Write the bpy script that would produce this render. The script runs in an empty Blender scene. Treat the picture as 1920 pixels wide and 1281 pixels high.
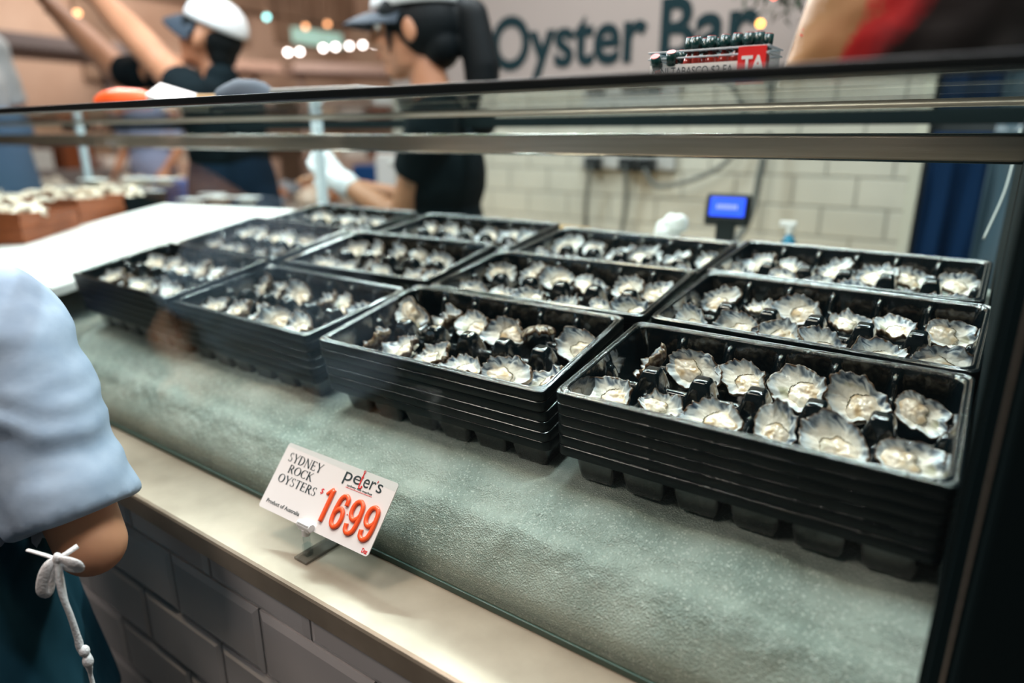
import bpy, bmesh, math, random
from mathutils import Vector, Matrix, noise, Euler
R = math.radians
col = bpy.context.scene.collection
sc = bpy.context.scene
random.seed(7)

# ------------------------------------------------------------------ camera
CAM = Vector((0.33643, -0.55041, 0.25028))
PITCH, YAW, FPX = 0.29683, 0.61569, 1263.16
cd = bpy.data.cameras.new('camera'); cam = bpy.data.objects.new('camera', cd); col.objects.link(cam)
cam.location = CAM; cam.rotation_euler = (math.pi/2 - PITCH, 0, YAW)
cd.sensor_width = 36; cd.lens = FPX/1920*36; cd.clip_start = .01; cd.clip_end = 60
cd.dof.use_dof = True; cd.dof.focus_distance = .735; cd.dof.aperture_fstop = 1.75
sc.camera = cam
sc.view_settings.view_transform = 'Standard'; sc.view_settings.look = 'None'
sc.view_settings.gamma = 1; sc.view_settings.use_curve_mapping = False
sc.view_settings.exposure = 0.0

# ------------------------------------------------------------------ world and lights
w = bpy.data.worlds.new('world'); sc.world = w; w.use_nodes = True
w.node_tree.nodes['Background'].inputs[0].default_value = (.35, .62, .70, 1)
w.node_tree.nodes['Background'].inputs[1].default_value = .05

def area(name, loc, tgt, sx, sy, power, color):
    l = bpy.data.lights.new(name, 'AREA'); l.shape = 'RECTANGLE'; l.size = sx; l.size_y = sy
    l.energy = power; l.color = color
    o = bpy.data.objects.new(name, l); col.objects.link(o); o.location = loc
    o.rotation_euler = (Vector(tgt)-Vector(loc)).to_track_quat('-Z', 'Y').to_euler()
    return o
COOL = (.86, .95, 1.0); WARM = (1.0, .80, .60); NEUT = (1.0, .93, .84)
# rows of ceiling lamps over the case (long narrow shop lights)
area('ceiling_light_a', (-.10, 1.15, 1.60), (-.1, .2, 0), 1.3, .05, 30, COOL)
area('ceiling_light_b', (-1.5, .95, 1.55), (-1.1, .2, 0), 1.3, .05, 30, COOL)
area('ceiling_light_c', (-.55, .30, 1.55), (-.4, .15, 0), 1.7, .05, 32, COOL)
area('ceiling_light_d', (.25, -.05, 1.5), (.05, .1, -.0), .5, .06, 15, COOL)
area('ceiling_light_i', (.45, -.35, 1.5), (.1, -.1, -.2), .3, .2, 5, WARM)
area('ceiling_light_e', (-2.1, .3, 1.45), (-1.5, .3, 0), .9, .25, 36, COOL)
area('ceiling_light_f', (-.85, -.35, 1.6), (-.3, -.12, -.2), .2, .2, 13, WARM)
area('ceiling_light_g', (-.6, 1.35, 1.7), (-.7, 1.95, .3), 1.4, .2, 17, NEUT)
area('ceiling_light_h', (-2.2, 1.7, 1.6), (-1.7, 1.0, .3), .8, .3, 13, WARM)
area('aisle_fill', (-.9, -1.5, 1.7), (-.5, -.2, -.5), 1.2, .3, 17, (1.0, .86, .78))  # added unseen fill, warms the bar and the tiled front
area('hall_light_a', (-6.2, 3.2, 2.4), (-8.5, 4.5, .8), 3, 1, 115, (1.0, .84, .72))
area('hall_light_b', (-3.9, 1.9, 2.3), (-5, 2.4, -.3), 2, 1, 70, (1.0, .90, .82))

# ------------------------------------------------------------------ helpers
def tag(o, label=None, cat=None, group=None, kind=None):
    if label: o['label'] = label
    if cat: o['category'] = cat
    if group: o['group'] = group
    if kind: o['kind'] = kind
    return o

def nodes(name):
    m = bpy.data.materials.new(name); m.use_nodes = True
    nt = m.node_tree; return m, nt, nt.nodes['Principled BSDF']

def pbr(name, c, rough=.5, metal=0, c2=None, scale=20, bump=0, bscale=60, coat=0, emit=None, estr=0, sss=0, stretch=None, lo=.35, hi=.65, spec=None, alpha=None):
    m, nt, b = nodes(name); N = nt.nodes; Lk = nt.links
    b.inputs['Base Color'].default_value = (*c, 1); b.inputs['Roughness'].default_value = rough
    b.inputs['Metallic'].default_value = metal; b.inputs['Coat Weight'].default_value = coat
    b.inputs['Coat Roughness'].default_value = .06
    if spec is not None: b.inputs['Specular IOR Level'].default_value = spec
    if sss:
        b.inputs['Subsurface Weight'].default_value = sss; b.inputs['Subsurface Radius'].default_value = (.01, .006, .004); b.inputs['Subsurface Scale'].default_value = 1
    if emit:
        b.inputs['Emission Color'].default_value = (*emit, 1); b.inputs['Emission Strength'].default_value = estr
    if alpha is not None: b.inputs['Alpha'].default_value = alpha
    vec = None
    if c2 or bump:
        tc = N.new('ShaderNodeTexCoord'); mp = N.new('ShaderNodeMapping'); Lk.new(tc.outputs['Object'], mp.inputs[0])
        if stretch: mp.inputs['Scale'].default_value = stretch
        vec = mp.outputs[0]
    if c2:
        n = N.new('ShaderNodeTexNoise'); n.inputs['Scale'].default_value = scale; n.inputs['Detail'].default_value = 6; Lk.new(vec, n.inputs['Vector'])
        r = N.new('ShaderNodeValToRGB'); r.color_ramp.elements[0].position = lo; r.color_ramp.elements[1].position = hi
        r.color_ramp.elements[0].color = (*c, 1); r.color_ramp.elements[1].color = (*c2, 1)
        Lk.new(n.outputs[0], r.inputs[0]); Lk.new(r.outputs[0], b.inputs['Base Color'])
    if bump:
        n = N.new('ShaderNodeTexNoise'); n.inputs['Scale'].default_value = bscale; n.inputs['Detail'].default_value = 4; Lk.new(vec, n.inputs['Vector'])
        bp = N.new('ShaderNodeBump'); bp.inputs['Strength'].default_value = bump; bp.inputs['Distance'].default_value = .002
        Lk.new(n.outputs[0], bp.inputs['Height']); Lk.new(bp.outputs[0], b.inputs['Normal'])
    return m

def glassmat(name, tint, rough=.0, ior=1.45, gl=1.0):
    m = bpy.data.materials.new(name); m.use_nodes = True; nt = m.node_tree; N = nt.nodes; N.clear(); Lk = nt.links
    o = N.new('ShaderNodeOutputMaterial'); mx = N.new('ShaderNodeMixShader'); t = N.new('ShaderNodeBsdfTransparent'); g = N.new('ShaderNodeBsdfGlossy')
    lw = N.new('ShaderNodeLayerWeight'); lw.inputs[0].default_value = .5
    pw = N.new('ShaderNodeMath'); pw.operation = 'POWER'; pw.inputs[1].default_value = 5; Lk.new(lw.outputs['Facing'], pw.inputs[0])
    f = N.new('ShaderNodeMath'); f.operation = 'MULTIPLY_ADD'; f.inputs[1].default_value = .6; f.inputs[2].default_value = ((ior-1)/(ior+1))**2*.6; Lk.new(pw.outputs[0], f.inputs[0])
    t.inputs[0].default_value = (*tint, 1); g.inputs[1].default_value = rough; g.inputs[0].default_value = (gl, gl, gl, 1)
    Lk.new(f.outputs[0], mx.inputs[0]); Lk.new(t.outputs[0], mx.inputs[1]); Lk.new(g.outputs[0], mx.inputs[2]); Lk.new(mx.outputs[0], o.inputs[0])
    return m

def link(name, mesh, mat=None, parent=None, smooth=False):
    o = bpy.data.objects.new(name, mesh); col.objects.link(o)
    if mat and not mesh.materials: mesh.materials.append(mat)
    if parent: o.parent = parent
    if smooth:
        for p in mesh.polygons: p.use_smooth = True
    return o

def obj(name, bm, mat, parent=None, smooth=False):
    me = bpy.data.meshes.new(name); bmesh.ops.recalc_face_normals(bm, faces=bm.faces); bm.to_mesh(me); bm.free()
    return link(name, me, mat, parent, smooth)

def empty(name, loc=(0, 0, 0), rz=0, label=None, cat=None, group=None):
    o = bpy.data.objects.new(name, None); col.objects.link(o); o.location = loc; o.rotation_euler.z = rz; o.empty_display_size = .02
    return tag(o, label, cat, group)

def kids(o): return [c for c in bpy.data.objects if c.parent == o]

def copy_tree(o, ch=None):
    ch = kids(o) if ch is None else ch
    c = o.copy(); col.objects.link(c)
    for k in ch:
        d = k.copy(); col.objects.link(d); d.parent = c
        for g in k.children:
            h = g.copy(); col.objects.link(h); h.parent = d
    return c

def box(bm, x0, x1, y0, y1, z0, z1, bev=0, M=None):
    r = bmesh.ops.create_cube(bm, size=1, matrix=Matrix.Translation(((x0+x1)/2, (y0+y1)/2, (z0+z1)/2)) @ Matrix.Diagonal((abs(x1-x0), abs(y1-y0), abs(z1-z0), 1)))
    vs = r['verts']
    if bev:
        es = list({e for v in vs for e in v.link_edges})
        rr = bmesh.ops.bevel(bm, geom=es, offset=bev, segments=2, affect='EDGES', profile=.6)
        vs = list({v for f in rr['faces'] for v in f.verts} | {v for v in vs if v.is_valid})
    if M: bmesh.ops.transform(bm, matrix=M, verts=vs)
    return vs

def BX(name, x0, x1, y0, y1, z0, z1, mat, parent=None, bev=.001, M=None):
    bm = bmesh.new(); box(bm, x0, x1, y0, y1, z0, z1, bev, M); return obj(name, bm, mat, parent)

def cyl(bm, p0, p1, r0, r1=None, seg=20):
    p0 = Vector(p0); p1 = Vector(p1); d = p1-p0; r1 = r0 if r1 is None else r1
    M = Matrix.Translation((p0+p1)/2) @ d.to_track_quat('Z', 'Y').to_matrix().to_4x4()
    return bmesh.ops.create_cone(bm, cap_ends=True, segments=seg, radius1=r0, radius2=r1, depth=d.length, matrix=M)['verts']

def ball(bm, c, r, M=None, seg=20):
    r = (r, r, r) if not hasattr(r, '__len__') else r
    m = Matrix.Translation(c) @ (M or Matrix.Identity(4)) @ Matrix.Diagonal((*r, 1))
    return bmesh.ops.create_uvsphere(bm, u_segments=seg, v_segments=seg//2+2, radius=1, matrix=m)['verts']

def spline(pts, n=8):
    P = [Vector(p) for p in pts]
    if len(P) < 3: return P
    P = [2*P[0]-P[1]] + P + [2*P[-1]-P[-2]]; out = []
    for i in range(1, len(P)-2):
        for k in range(n):
            t = k/n; a, b, c, d = P[i-1:i+3]
            out.append(.5*((2*b)+(c-a)*t+(2*a-5*b+4*c-d)*t*t+(3*b-a-3*c+d)*t**3))
    out.append(P[-2]); return out

def tube(bm, pts, r, seg=10, flat=1.0, n=8, nrm=None):
    """swept tube; r a number or list; flat squashes along nrm"""
    P = spline(pts, n); m = len(P); ring = []
    up = Vector(nrm) if nrm else Vector((.13, .21, .97))
    for i, p in enumerate(P):
        t = (P[min(i+1, m-1)]-P[max(i-1, 0)]).normalized()
        a = t.cross(up).normalized() if t.cross(up).length > 1e-4 else Vector((1, 0, 0)); b = a.cross(t).normalized()
        if isinstance(r, (list, tuple)):
            f = i/(m-1)*(len(r)-1); k = min(int(f), len(r)-2); rr = r[k]+(r[k+1]-r[k])*(f-k)
        else: rr = r
        ring.append([bm.verts.new(p + a*math.cos(q)*rr + b*math.sin(q)*rr*flat) for q in [2*math.pi*j/seg for j in range(seg)]])
    for i in range(m-1):
        for j in range(seg):
            bm.faces.new((ring[i][j], ring[i][(j+1) % seg], ring[i+1][(j+1) % seg], ring[i+1][j]))
    bm.faces.new(ring[0]); bm.faces.new(ring[-1][::-1])

def blob(name, segs, voxel, mat, parent=None, it=4, wr=None):
    """one continuous surface from overlapping tapered capsules, ellipsoids and frusta"""
    bm = bmesh.new()
    for s in segs:
        if s[0] == 'e': ball(bm, s[1], s[2], s[3] if len(s) > 3 else None, 24)
        elif s[0] == 'f': cyl(bm, s[1], s[3], s[2], s[4], 28)
        else:
            p0, r0, p1, r1 = s; ball(bm, p0, r0); ball(bm, p1, r1)
            if (Vector(p0)-Vector(p1)).length > 1e-4: cyl(bm, p0, p1, r0, r1)
    me = bpy.data.meshes.new(name); bm.to_mesh(me); bm.free()
    o = bpy.data.objects.new(name, me); col.objects.link(o)
    rm = o.modifiers.new('r', 'REMESH'); rm.mode = 'VOXEL'; rm.voxel_size = voxel
    sm = o.modifiers.new('s', 'SMOOTH'); sm.iterations = it; sm.factor = .5
    dg = bpy.context.evaluated_depsgraph_get(); dg.update()
    me2 = bpy.data.meshes.new_from_object(o.evaluated_get(dg)); bpy.data.objects.remove(o); bpy.data.meshes.remove(me)
    me2.name = name
    if wr:
        me2.update(); vn = [v.normal.copy() for v in me2.vertices]
        for v, n_ in zip(me2.vertices, vn): v.co += n_*wr(v.co)
    me2.materials.clear(); me2.materials.append(mat)
    return link(name, me2, None, parent, True)

def text(name, s, size, mat, parent, M, ext=.0003, sx=1, shear=0, align='LEFT', space=1, offset=0, fit=None):
    c = bpy.data.curves.new(name, 'FONT'); c.body = s; c.size = size; c.extrude = ext; c.align_x = align; c.shear = shear; c.space_character = space; c.offset = offset
    c.resolution_u = 6
    o = bpy.data.objects.new(name, c); col.objects.link(o)
    dg = bpy.context.evaluated_depsgraph_get(); dg.update()
    me = bpy.data.meshes.new_from_object(o.evaluated_get(dg)); bpy.data.objects.remove(o)
    if fit:   # x0, width, height of the first letter's cap or whole string
        xs = [v.co.x for v in me.vertices]; ys = [v.co.y for v in me.vertices]
        me.transform(Matrix.Translation((-min(xs), 0, 0))); me.transform(Matrix.Diagonal((fit[0]/(max(xs)-min(xs)), fit[1]/max(ys), 1, 1)))
    me.transform(M @ Matrix.Diagonal((sx, 1, 1, 1))); me.materials.clear(); me.materials.append(mat)
    return link(name, me, None, parent)

# ------------------------------------------------------------------ materials
M_ = {}
M_['black'] = pbr('black_gloss_plastic', (.002, .005, .007), .10, bump=.35, bscale=60, spec=.8, coat=.4)
M_['rim'] = pbr('black_rim_plastic', (.002, .005, .007), .10, bump=.6, bscale=260, spec=1.0, coat=1.0)
M_['skirt'] = pbr('matte_black_skirt', (.002, .006, .008), .45, spec=.18)
M_['steel'] = pbr('brushed_steel', (.56, .49, .41), .36, .8, c2=(.66, .58, .50), scale=6, stretch=(1, 30, 30), bump=.1, bscale=40)
M_['ledge'] = pbr('worn_steel_ledge', (.29, .235, .175), .34, .35, c2=(.48, .40, .315), scale=7, bump=.12, bscale=22)
M_['darksteel'] = pbr('dark_steel', (.006, .012, .014), .75, spec=.08)
M_['blacktrim'] = pbr('black_trim', (.003, .006, .007), .35)
M_['tile'] = pbr('white_glazed_tile', (.72, .68, .67), .14, coat=.5)
M_['tile2'] = pbr('cream_wall_tile', (.36, .365, .32), .25, c2=(.43, .43, .375), scale=3)
M_['grout'] = pbr('grey_grout', (.14, .145, .14), .8)
M_['glass'] = glassmat('case_glass', (.95, .975, .96))
M_['topglass'] = glassmat('top_glass', (.93, .97, .95), ior=1.5)
M_['clear'] = glassmat('clear_plastic', (.88, .92, .93), .02)
M_['paper'] = pbr('white_card', (.80, .74, .73), .45)
M_['orange'] = pbr('orange_numeral', (.95, .10, .02), .3, coat=.3)
M_['red'] = pbr('red_print', (.75, .02, .02), .4)
M_['ink'] = pbr('dark_ink', (.012, .03, .035), .5)
M_['white'] = pbr('white_plastic', (.78, .78, .78), .35)
M_['floor'] = pbr('dark_wet_floor', (.035, .038, .04), .3, c2=(.06, .06, .06), scale=3)
M_['peach'] = pbr('peach_hall_wall', (.66, .50, .40), .7, c2=(.46, .31, .23), scale=.9)
M_['brownwall'] = pbr('brown_panel', (.22, .15, .11), .6, c2=(.36, .25, .18), scale=1.2)
M_['dark'] = pbr('dark_wall', (.012, .02, .022), .7)
M_['sign'] = pbr('taupe_sign', (.23, .20, .185), .8, spec=.2)
M_['signink'] = pbr('sign_lettering_ink', (.006, .018, .022), .9, spec=.1)
M_['skin'] = pbr('skin', (.56, .27, .15), .5, c2=(.48, .21, .12), scale=9, sss=.08)
M_['skin2'] = pbr('skin_tan', (.38, .18, .10), .5, c2=(.33, .15, .08), scale=7, sss=.08)
M_['hair'] = pbr('black_hair', (.002, .004, .005), .6, bump=.6, bscale=90, stretch=(1, 1, .1), spec=.15)
M_['blackcloth'] = pbr('black_cotton', (.002, .006, .008), .9, bump=.4, bscale=30, spec=.1)
M_['navy'] = pbr('navy_apron', (.002, .010, .022), .85, bump=.4, bscale=12, spec=.1)
M_['capgrey'] = pbr('pale_grey_cap', (.52, .54, .55), .8)
M_['capbrim'] = pbr('dark_cap_brim', (.008, .02, .035), .7)
M_['glove'] = pbr('white_glove', (.72, .75, .80), .5, bump=.5, bscale=60)
M_['blue'] = pbr('pale_blue_cotton', (.25, .325, .43), .85, c2=(.30, .375, .48), scale=35, bump=1.0, bscale=14)
M_['ribbon'] = pbr('white_cotton_tie', (.70, .68, .68), .8, bump=.6, bscale=400)
M_['trouser'] = pbr('dark_blue_trousers', (.01, .035, .06), .8)
M_['foam'] = pbr('white_board', (.86, .84, .84), .4)
M_['brown'] = pbr('terracotta_crate', (.28, .075, .025), .45)
M_['bluebag'] = pbr('blue_plastic', (.002, .12, .55), .25, bump=.8, bscale=30)
M_['prawn'] = pbr('pale_prawn', (.72, .55, .42), .35, c2=(.80, .72, .62), scale=30)
M_['orangeplastic'] = pbr('orange_plastic', (.85, .10, .015), .4)
M_['sauce'] = pbr('red_sauce_glass', (.30, .02, .01), .12, coat=.6)
M_['capgreen'] = pbr('dark_green_cap', (.004, .03, .028), .25)
M_['capred'] = pbr('red_cap_disc', (.75, .03, .02), .35)
M_['wood'] = pbr('pale_wood_board', (.55, .36, .17), .5)
M_['cable'] = pbr('grey_cable', (.07, .08, .075), .5)
M_['lcd'] = pbr('blue_screen', (.01, .03, .4), .3, emit=(.02, .09, 1.0), estr=1.6)
M_['lcdtext'] = pbr('screen_text', (.2, .2, .6), .3, emit=(.25, .3, 1.0), estr=1.5)
M_['greyplastic'] = pbr('grey_plastic', (.30, .31, .30), .4)
M_['cloth_blue'] = pbr('deep_blue_cloth', (.001, .014, .045), .9, spec=.1, bump=.5, bscale=10)
M_['greenbush'] = pbr('dark_green_garland', (.008, .03, .012), .7)

def emis(name, c, s): return pbr(name, c, .5, emit=c, estr=s)

# vertex-coloured pigment material for shells
def vcol(name, rough, coat=0, bump=.0, bscale=200, sss=0):
    m, nt, b = nodes(name); N = nt.nodes; Lk = nt.links
    a = N.new('ShaderNodeVertexColor'); a.layer_name = 'pigment'; Lk.new(a.outputs[0], b.inputs['Base Color'])
    b.inputs['Roughness'].default_value = rough; b.inputs['Coat Weight'].default_value = coat; b.inputs['Coat Roughness'].default_value = .08
    if sss: b.inputs['Subsurface Weight'].default_value = sss; b.inputs['Subsurface Radius'].default_value = (.006, .004, .003); b.inputs['Subsurface Scale'].default_value = 1
    if bump:
        tc = N.new('ShaderNodeTexCoord'); n = N.new('ShaderNodeTexNoise'); n.inputs['Scale'].default_value = bscale; n.inputs['Detail'].default_value = 5; Lk.new(tc.outputs['Object'], n.inputs['Vector'])
        bp = N.new('ShaderNodeBump'); bp.inputs['Strength'].default_value = bump; bp.inputs['Distance'].default_value = .001
        Lk.new(n.outputs[0], bp.inputs['Height']); Lk.new(bp.outputs[0], b.inputs['Normal'])
    return m
M_['shell'] = vcol('oyster_shell', .28, .35, .5, 260)
M_['meat'] = vcol('oyster_meat', .18, .6, .25, 200, sss=.1)
M_['mantle'] = pbr('oyster_mantle_frill', (.12, .11, .08), .3, c2=(.42, .36, .25), scale=300, coat=.5)

# ------------------------------------------------------------------ setting
FZ = -.95
tag(BX('floor', -10, 3, -2.5, 8, FZ-.05, FZ, M_['floor'], bev=0), kind='structure')
tag(BX('wall_left', -9.1, -9, -2.5, 8, FZ, 3.2, M_['peach'], bev=0), kind='structure')
tag(BX('wall_back', -10, -2.6, 7.9, 8, FZ, 3.2, M_['peach'], bev=0), kind='structure')
tag(BX('wall_right', 1.3, 1.4, -2.5, 3, FZ, 3.2, M_['dark'], bev=0), kind='structure')
tag(BX('ceiling', -10, 3, -2.5, 8, 3.2, 3.3, M_['dark'], bev=0), kind='structure')
tag(BX('wall_front', -10, 1.4, -2.6, -2.5, FZ, 3.2, pbr('dark_front_wall', (.03, .035, .036), .7), bev=0), kind='structure')

# tiled wall behind the workers: grout slab and one bevelled tile field
def tile_field(bm, x0, x1, z0, z1, yf, tw, th, x_off, z_off, depth=.008, g=.0035, bev=.006, sign=-1):
    k0 = math.floor((z0-z_off)/th)-1; k1 = math.ceil((z1-z_off)/th)+1
    for k in range(k0, k1):
        a = max(z_off+k*th+g/2, z0); b = min(z_off+(k+1)*th-g/2, z1)
        if b-a < .004: continue
        sh = x_off + (tw/2 if k % 2 else 0)
        for j in range(math.floor((x0-sh)/tw)-1, math.ceil((x1-sh)/tw)+1):
            c = max(sh+j*tw+g/2, x0); d = min(sh+(j+1)*tw-g/2, x1)
            if d-c < .004: continue
            bv = min(bev, (d-c)*.4, (b-a)*.4)
            v = [bm.verts.new(p) for p in [(c, yf-sign*depth, a), (d, yf-sign*depth, a), (d, yf-sign*depth, b), (c, yf-sign*depth, b),
                 (c, yf, a), (d, yf, a), (d, yf, b), (c, yf, b),
                 (c+bv, yf+sign*.0035, a+bv), (d-bv, yf+sign*.0035, a+bv), (d-bv, yf+sign*.0035, b-bv), (c+bv, yf+sign*.0035, b-bv)]]
            for i in range(4):
                n = (i+1) % 4
                bm.faces.new((v[i], v[n], v[4+n], v[4+i])); bm.faces.new((v[4+i], v[4+n], v[8+n], v[8+i]))
            bm.faces.new(v[8:12])
wb = BX('wall_tiled', -2.15, .10, 1.955, 2.02, FZ, 2.2, M_['grout'], bev=0); tag(wb, kind='structure')
bm = bmesh.new(); tile_field(bm, -2.15, .10, FZ, .40, 1.953, .20, .1, -.245, .018, bev=.003); obj('tile_field', bm, M_['tile2'], wb)
tag(BX('trim_1', .10, .13, 1.93, 2.02, FZ, 2.2, pbr('pale_trim', (.42, .43, .36), .5)), kind='structure')
tag(BX('wall_back_right', .13, 1.3, 2.0, 2.1, FZ, 2.2, M_['dark'], bev=0), kind='structure')

# hall structure: beams and brown panels far behind on the left
for i, (x0, x1, y0, y1, z0, z1) in enumerate([(-8.98, -8.9, 3.6, 4.0, .9, 3.2), (-8.98, -8.9, 5.5, 5.9, 1.5, 3.2), (-8.98, -8.9, 6.4, 6.9, 1.6, 3.2), (-8.98, -8.85, -1, 8, FZ, .25), (-8.98, -8.8, 2.5, 8, 1.95, 2.5)]):
    tag(BX('trim_%d' % (i+2), x0, x1, y0, y1, z0, z1, M_['brownwall']), kind='structure')

# ------------------------------------------------------------------ display case
XL, XR = -3.3, .352
case = empty('display_case', (0, 0, FZ), label='refrigerated glass display case with steel ledge and white tiled front', cat='display case')
case_off = Vector((0, 0, -FZ))
def part(o): o.parent = case; o.location = case_off; return o
p = part(BX('plinth', XL, .62, -.160, .9, FZ, -.252, M_['grout'], bev=0)); tag(p)
bm = bmesh.new(); tile_field(bm, XL, .62, FZ+.1, -.2525, -.1645, .2022, .1016, -.3165, -.404, bev=.009); part(obj('tile_cladding', bm, M_['tile']))
# ledge: sheet with folded front lip
bm = bmesh.new()
prof = [(-.086, -.2205), (-.1755, -.2205), (-.1785, -.2225), (-.1795, -.226), (-.1795, -.2515), (-.1765, -.2525), (-.163, -.2525), (-.163, -.256), (-.06, -.256), (-.06, -.2205)]
a = [bm.verts.new((XL, y, z)) for y, z in prof]; b = [bm.verts.new((.62, y, z)) for y, z in prof]
for i in range(len(prof)): j = (i+1) % len(prof); bm.faces.new((a[i], a[j], b[j], b[i]))
bm.faces.new(a); bm.faces.new(b[::-1]); part(obj('ledge', bm, M_['ledge']))
part(BX('glass_seal', XL, XR, -.0865, -.0835, -.2204, -.213, pbr('green_seal', (.03, .07, .055), .4)))
part(BX('front_glass', XL, XR, -.083, -.077, -.2200, .283, M_['glass'], bev=0))
part(BX('ice_pan', XL, XR, -.07, .90, -.27, -.262, M_['steel']))
tg = part(BX('top_glass', XL, XR+.12, -.080, .325, .2835, .2915, M_['topglass'], bev=0))
part(BX('top_glass', XL, XR+.12, .345, .95, .2835, .2915, M_['topglass'], bev=0))
part(BX('top_trim', XL, XR+.3, -.092, -.066, .2835, .2925, M_['blacktrim'], bev=.0015))
part(BX('glass_clamp_strip', XL, XR+.12, .321, .3255, .2795, .2835, M_['steel'])); part(BX('glass_clamp_strip', XL, XR+.12, .3445, .349, .2795, .2835, M_['steel']))
part(BX('glass_joint', XL, XR+.12, .3255, .3445, .281, .2925, M_['blacktrim']))
bar = part(BX('cross_bar', XL, XR+.1, .345, .372, .2225, .2515, M_['steel'], bev=.003))
for zz in (.2230, .2512):  # beads added along the bar's edges to catch the lamps as bright lines
    bm = bmesh.new(); cyl(bm, (XL, .3445, zz), (XR+.1, .3445, zz), .0016, seg=12); part(obj('added_edge_bead', bm, pbr('added_edge_bead', (.85, .82, .78), .12, 1), None, True))
part(BX('rear_rail', XL, XR+.1, .935, .96, .270, .2945, M_['darksteel']))
part(BX('rear_sill', XL, XR, .86, .96, -.05, -.03, M_['steel']))
for x in (-1.205, -2.6): part(BX('rear_post', x-.011, x+.011, .70, .722, -.06, .2835, pbr('white_post', (.55, .62, .68), .4)))
part(BX('end_panel', XR, XR+.012, -.083, .95, -.262, .2835, M_['darksteel'], bev=.002))
part(BX('corner_post', XR+.012, XR+.060, -.098, -.05, -.2205, .2835, pbr('dark_painted_post', (.004, .010, .012), .75, spec=.08), bev=.004))
part(BX('post_edge_strip', XR+.008, XR+.0095, -.089, -.083, -.2205, .2835, M_['steel'], bev=.0003))
part(BX('post_gasket', XR+.0, XR+.008, -.088, -.083, -.2205, .2835, pbr('dark_gasket', (.004, .012, .015), .7, spec=.1), bev=.0005))
part(BX('side_channel', XR-.004, XR, -.076, -.070, -.2205, .2835, M_['darksteel'], bev=.001))
part(BX('end_cover', XR+.060, .62, -.09, .95, -.2205, .2835, pbr('black_cover', (.003, .008, .010), .55, spec=.15), bev=.002))

# ------------------------------------------------------------------ crushed ice
SL = .13856
TR = Matrix.Rotation(SL, 4, 'X')
def ice_mesh():
    bm = bmesh.new(); xs = [-1.75+i*(1.75+.351)/560 for i in range(561)]
    prof = [(-.0765, -.2195), (-.0760, -.205), (-.0735, -.190), (-.064, -.170), (-.048, -.145), (-.030, -.137), (-.012, -.124), (.004, -.117), (.03, -.111), (.10, -.098), (.19, -.075), (.21, -.034), (.30, -.014), (.45, .008), (.60, .026), (.655, .030), (.685, -.03), (.70, -.12), (.72, -.26)]
    P = spline([(0, y, z) for y, z in prof], 12); rows = []
    for i, p in enumerate(P):
        row = []
        for x in xs:
            q = Vector((x, p.y, p.z)); n = noise.noise(q*12)*.007+noise.noise(q*45)*.002+noise.noise(q*110)*.0014
            f = min(1, max(.0, (p.y+.0765)/.02)); 
            row.append(bm.verts.new(q+Vector((0, -.5*n*f, .8*n*f))))
        rows.append(row)
    for i in range(len(P)-1):
        for j in range(len(xs)-1): bm.faces.new((rows[i][j], rows[i][j+1], rows[i+1][j+1], rows[i+1][j]))
    return bm
m, nt, b = nodes('crushed_ice'); N = nt.nodes; Lk = nt.links
tc = N.new('ShaderNodeTexCoord'); v1 = N.new('ShaderNodeTexVoronoi'); v1.inputs['Scale'].default_value = 620; n1 = N.new('ShaderNodeTexNoise'); n1.inputs['Scale'].default_value = 11; n1.inputs['Detail'].default_value = 8
n2 = N.new('ShaderNodeTexNoise'); n2.inputs['Scale'].default_value = 260; n2.inputs['Detail'].default_value = 4
for n_ in (v1, n1, n2): Lk.new(tc.outputs['Object'], n_.inputs['Vector'])
rp = N.new('ShaderNodeValToRGB'); rp.color_ramp.elements[0].position = .3; rp.color_ramp.elements[1].position = .7
rp.color_ramp.elements[0].color = (.30, .355, .32, 1); rp.color_ramp.elements[1].color = (.56, .595, .54, 1); Lk.new(n1.outputs[0], rp.inputs[0]); v2 = N.new('ShaderNodeTexVoronoi'); v2.inputs['Scale'].default_value = 620; Lk.new(tc.outputs['Object'], v2.inputs['Vector'])
sc_ = N.new('ShaderNodeSeparateColor'); Lk.new(v2.outputs['Color'], sc_.inputs[0]); fr_ = N.new('ShaderNodeValToRGB'); fr_.color_ramp.elements[0].position = .86; fr_.color_ramp.elements[1].position = .97; Lk.new(sc_.outputs[0], fr_.inputs[0])
mx_ = N.new('ShaderNodeMix'); mx_.data_type = 'RGBA'; Lk.new(fr_.outputs[0], mx_.inputs[0]); Lk.new(rp.outputs[0], mx_.inputs[6]); mx_.inputs[7].default_value = (.66, .69, .64, 1); Lk.new(mx_.outputs[2], b.inputs['Base Color'])  # pale flecks on the granules paint the ice's sparkle into the colour
ad = N.new('ShaderNodeMath'); ad.operation = 'ADD'; Lk.new(v1.outputs['Distance'], ad.inputs[0]); Lk.new(n2.outputs[0], ad.inputs[1])
bp = N.new('ShaderNodeBump'); bp.inputs['Strength'].default_value = .9; bp.inputs['Distance'].default_value = .0012; Lk.new(ad.outputs[0], bp.inputs['Height']); Lk.new(bp.outputs[0], b.inputs['Normal'])
b.inputs['Roughness'].default_value = .25; b.inputs['Specular IOR Level'].default_value = .5
b.inputs['Subsurface Weight'].default_value = .15; b.inputs['Subsurface Radius'].default_value = (.006, .009, .009); b.inputs['Subsurface Scale'].default_value = 1
M_['ice'] = m
tag(obj('crushed_ice', ice_mesh(), M_['ice'], smooth=True), 'crushed ice bed sloping up behind the front glass under the black trays', 'ice', kind='stuff')

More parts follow.
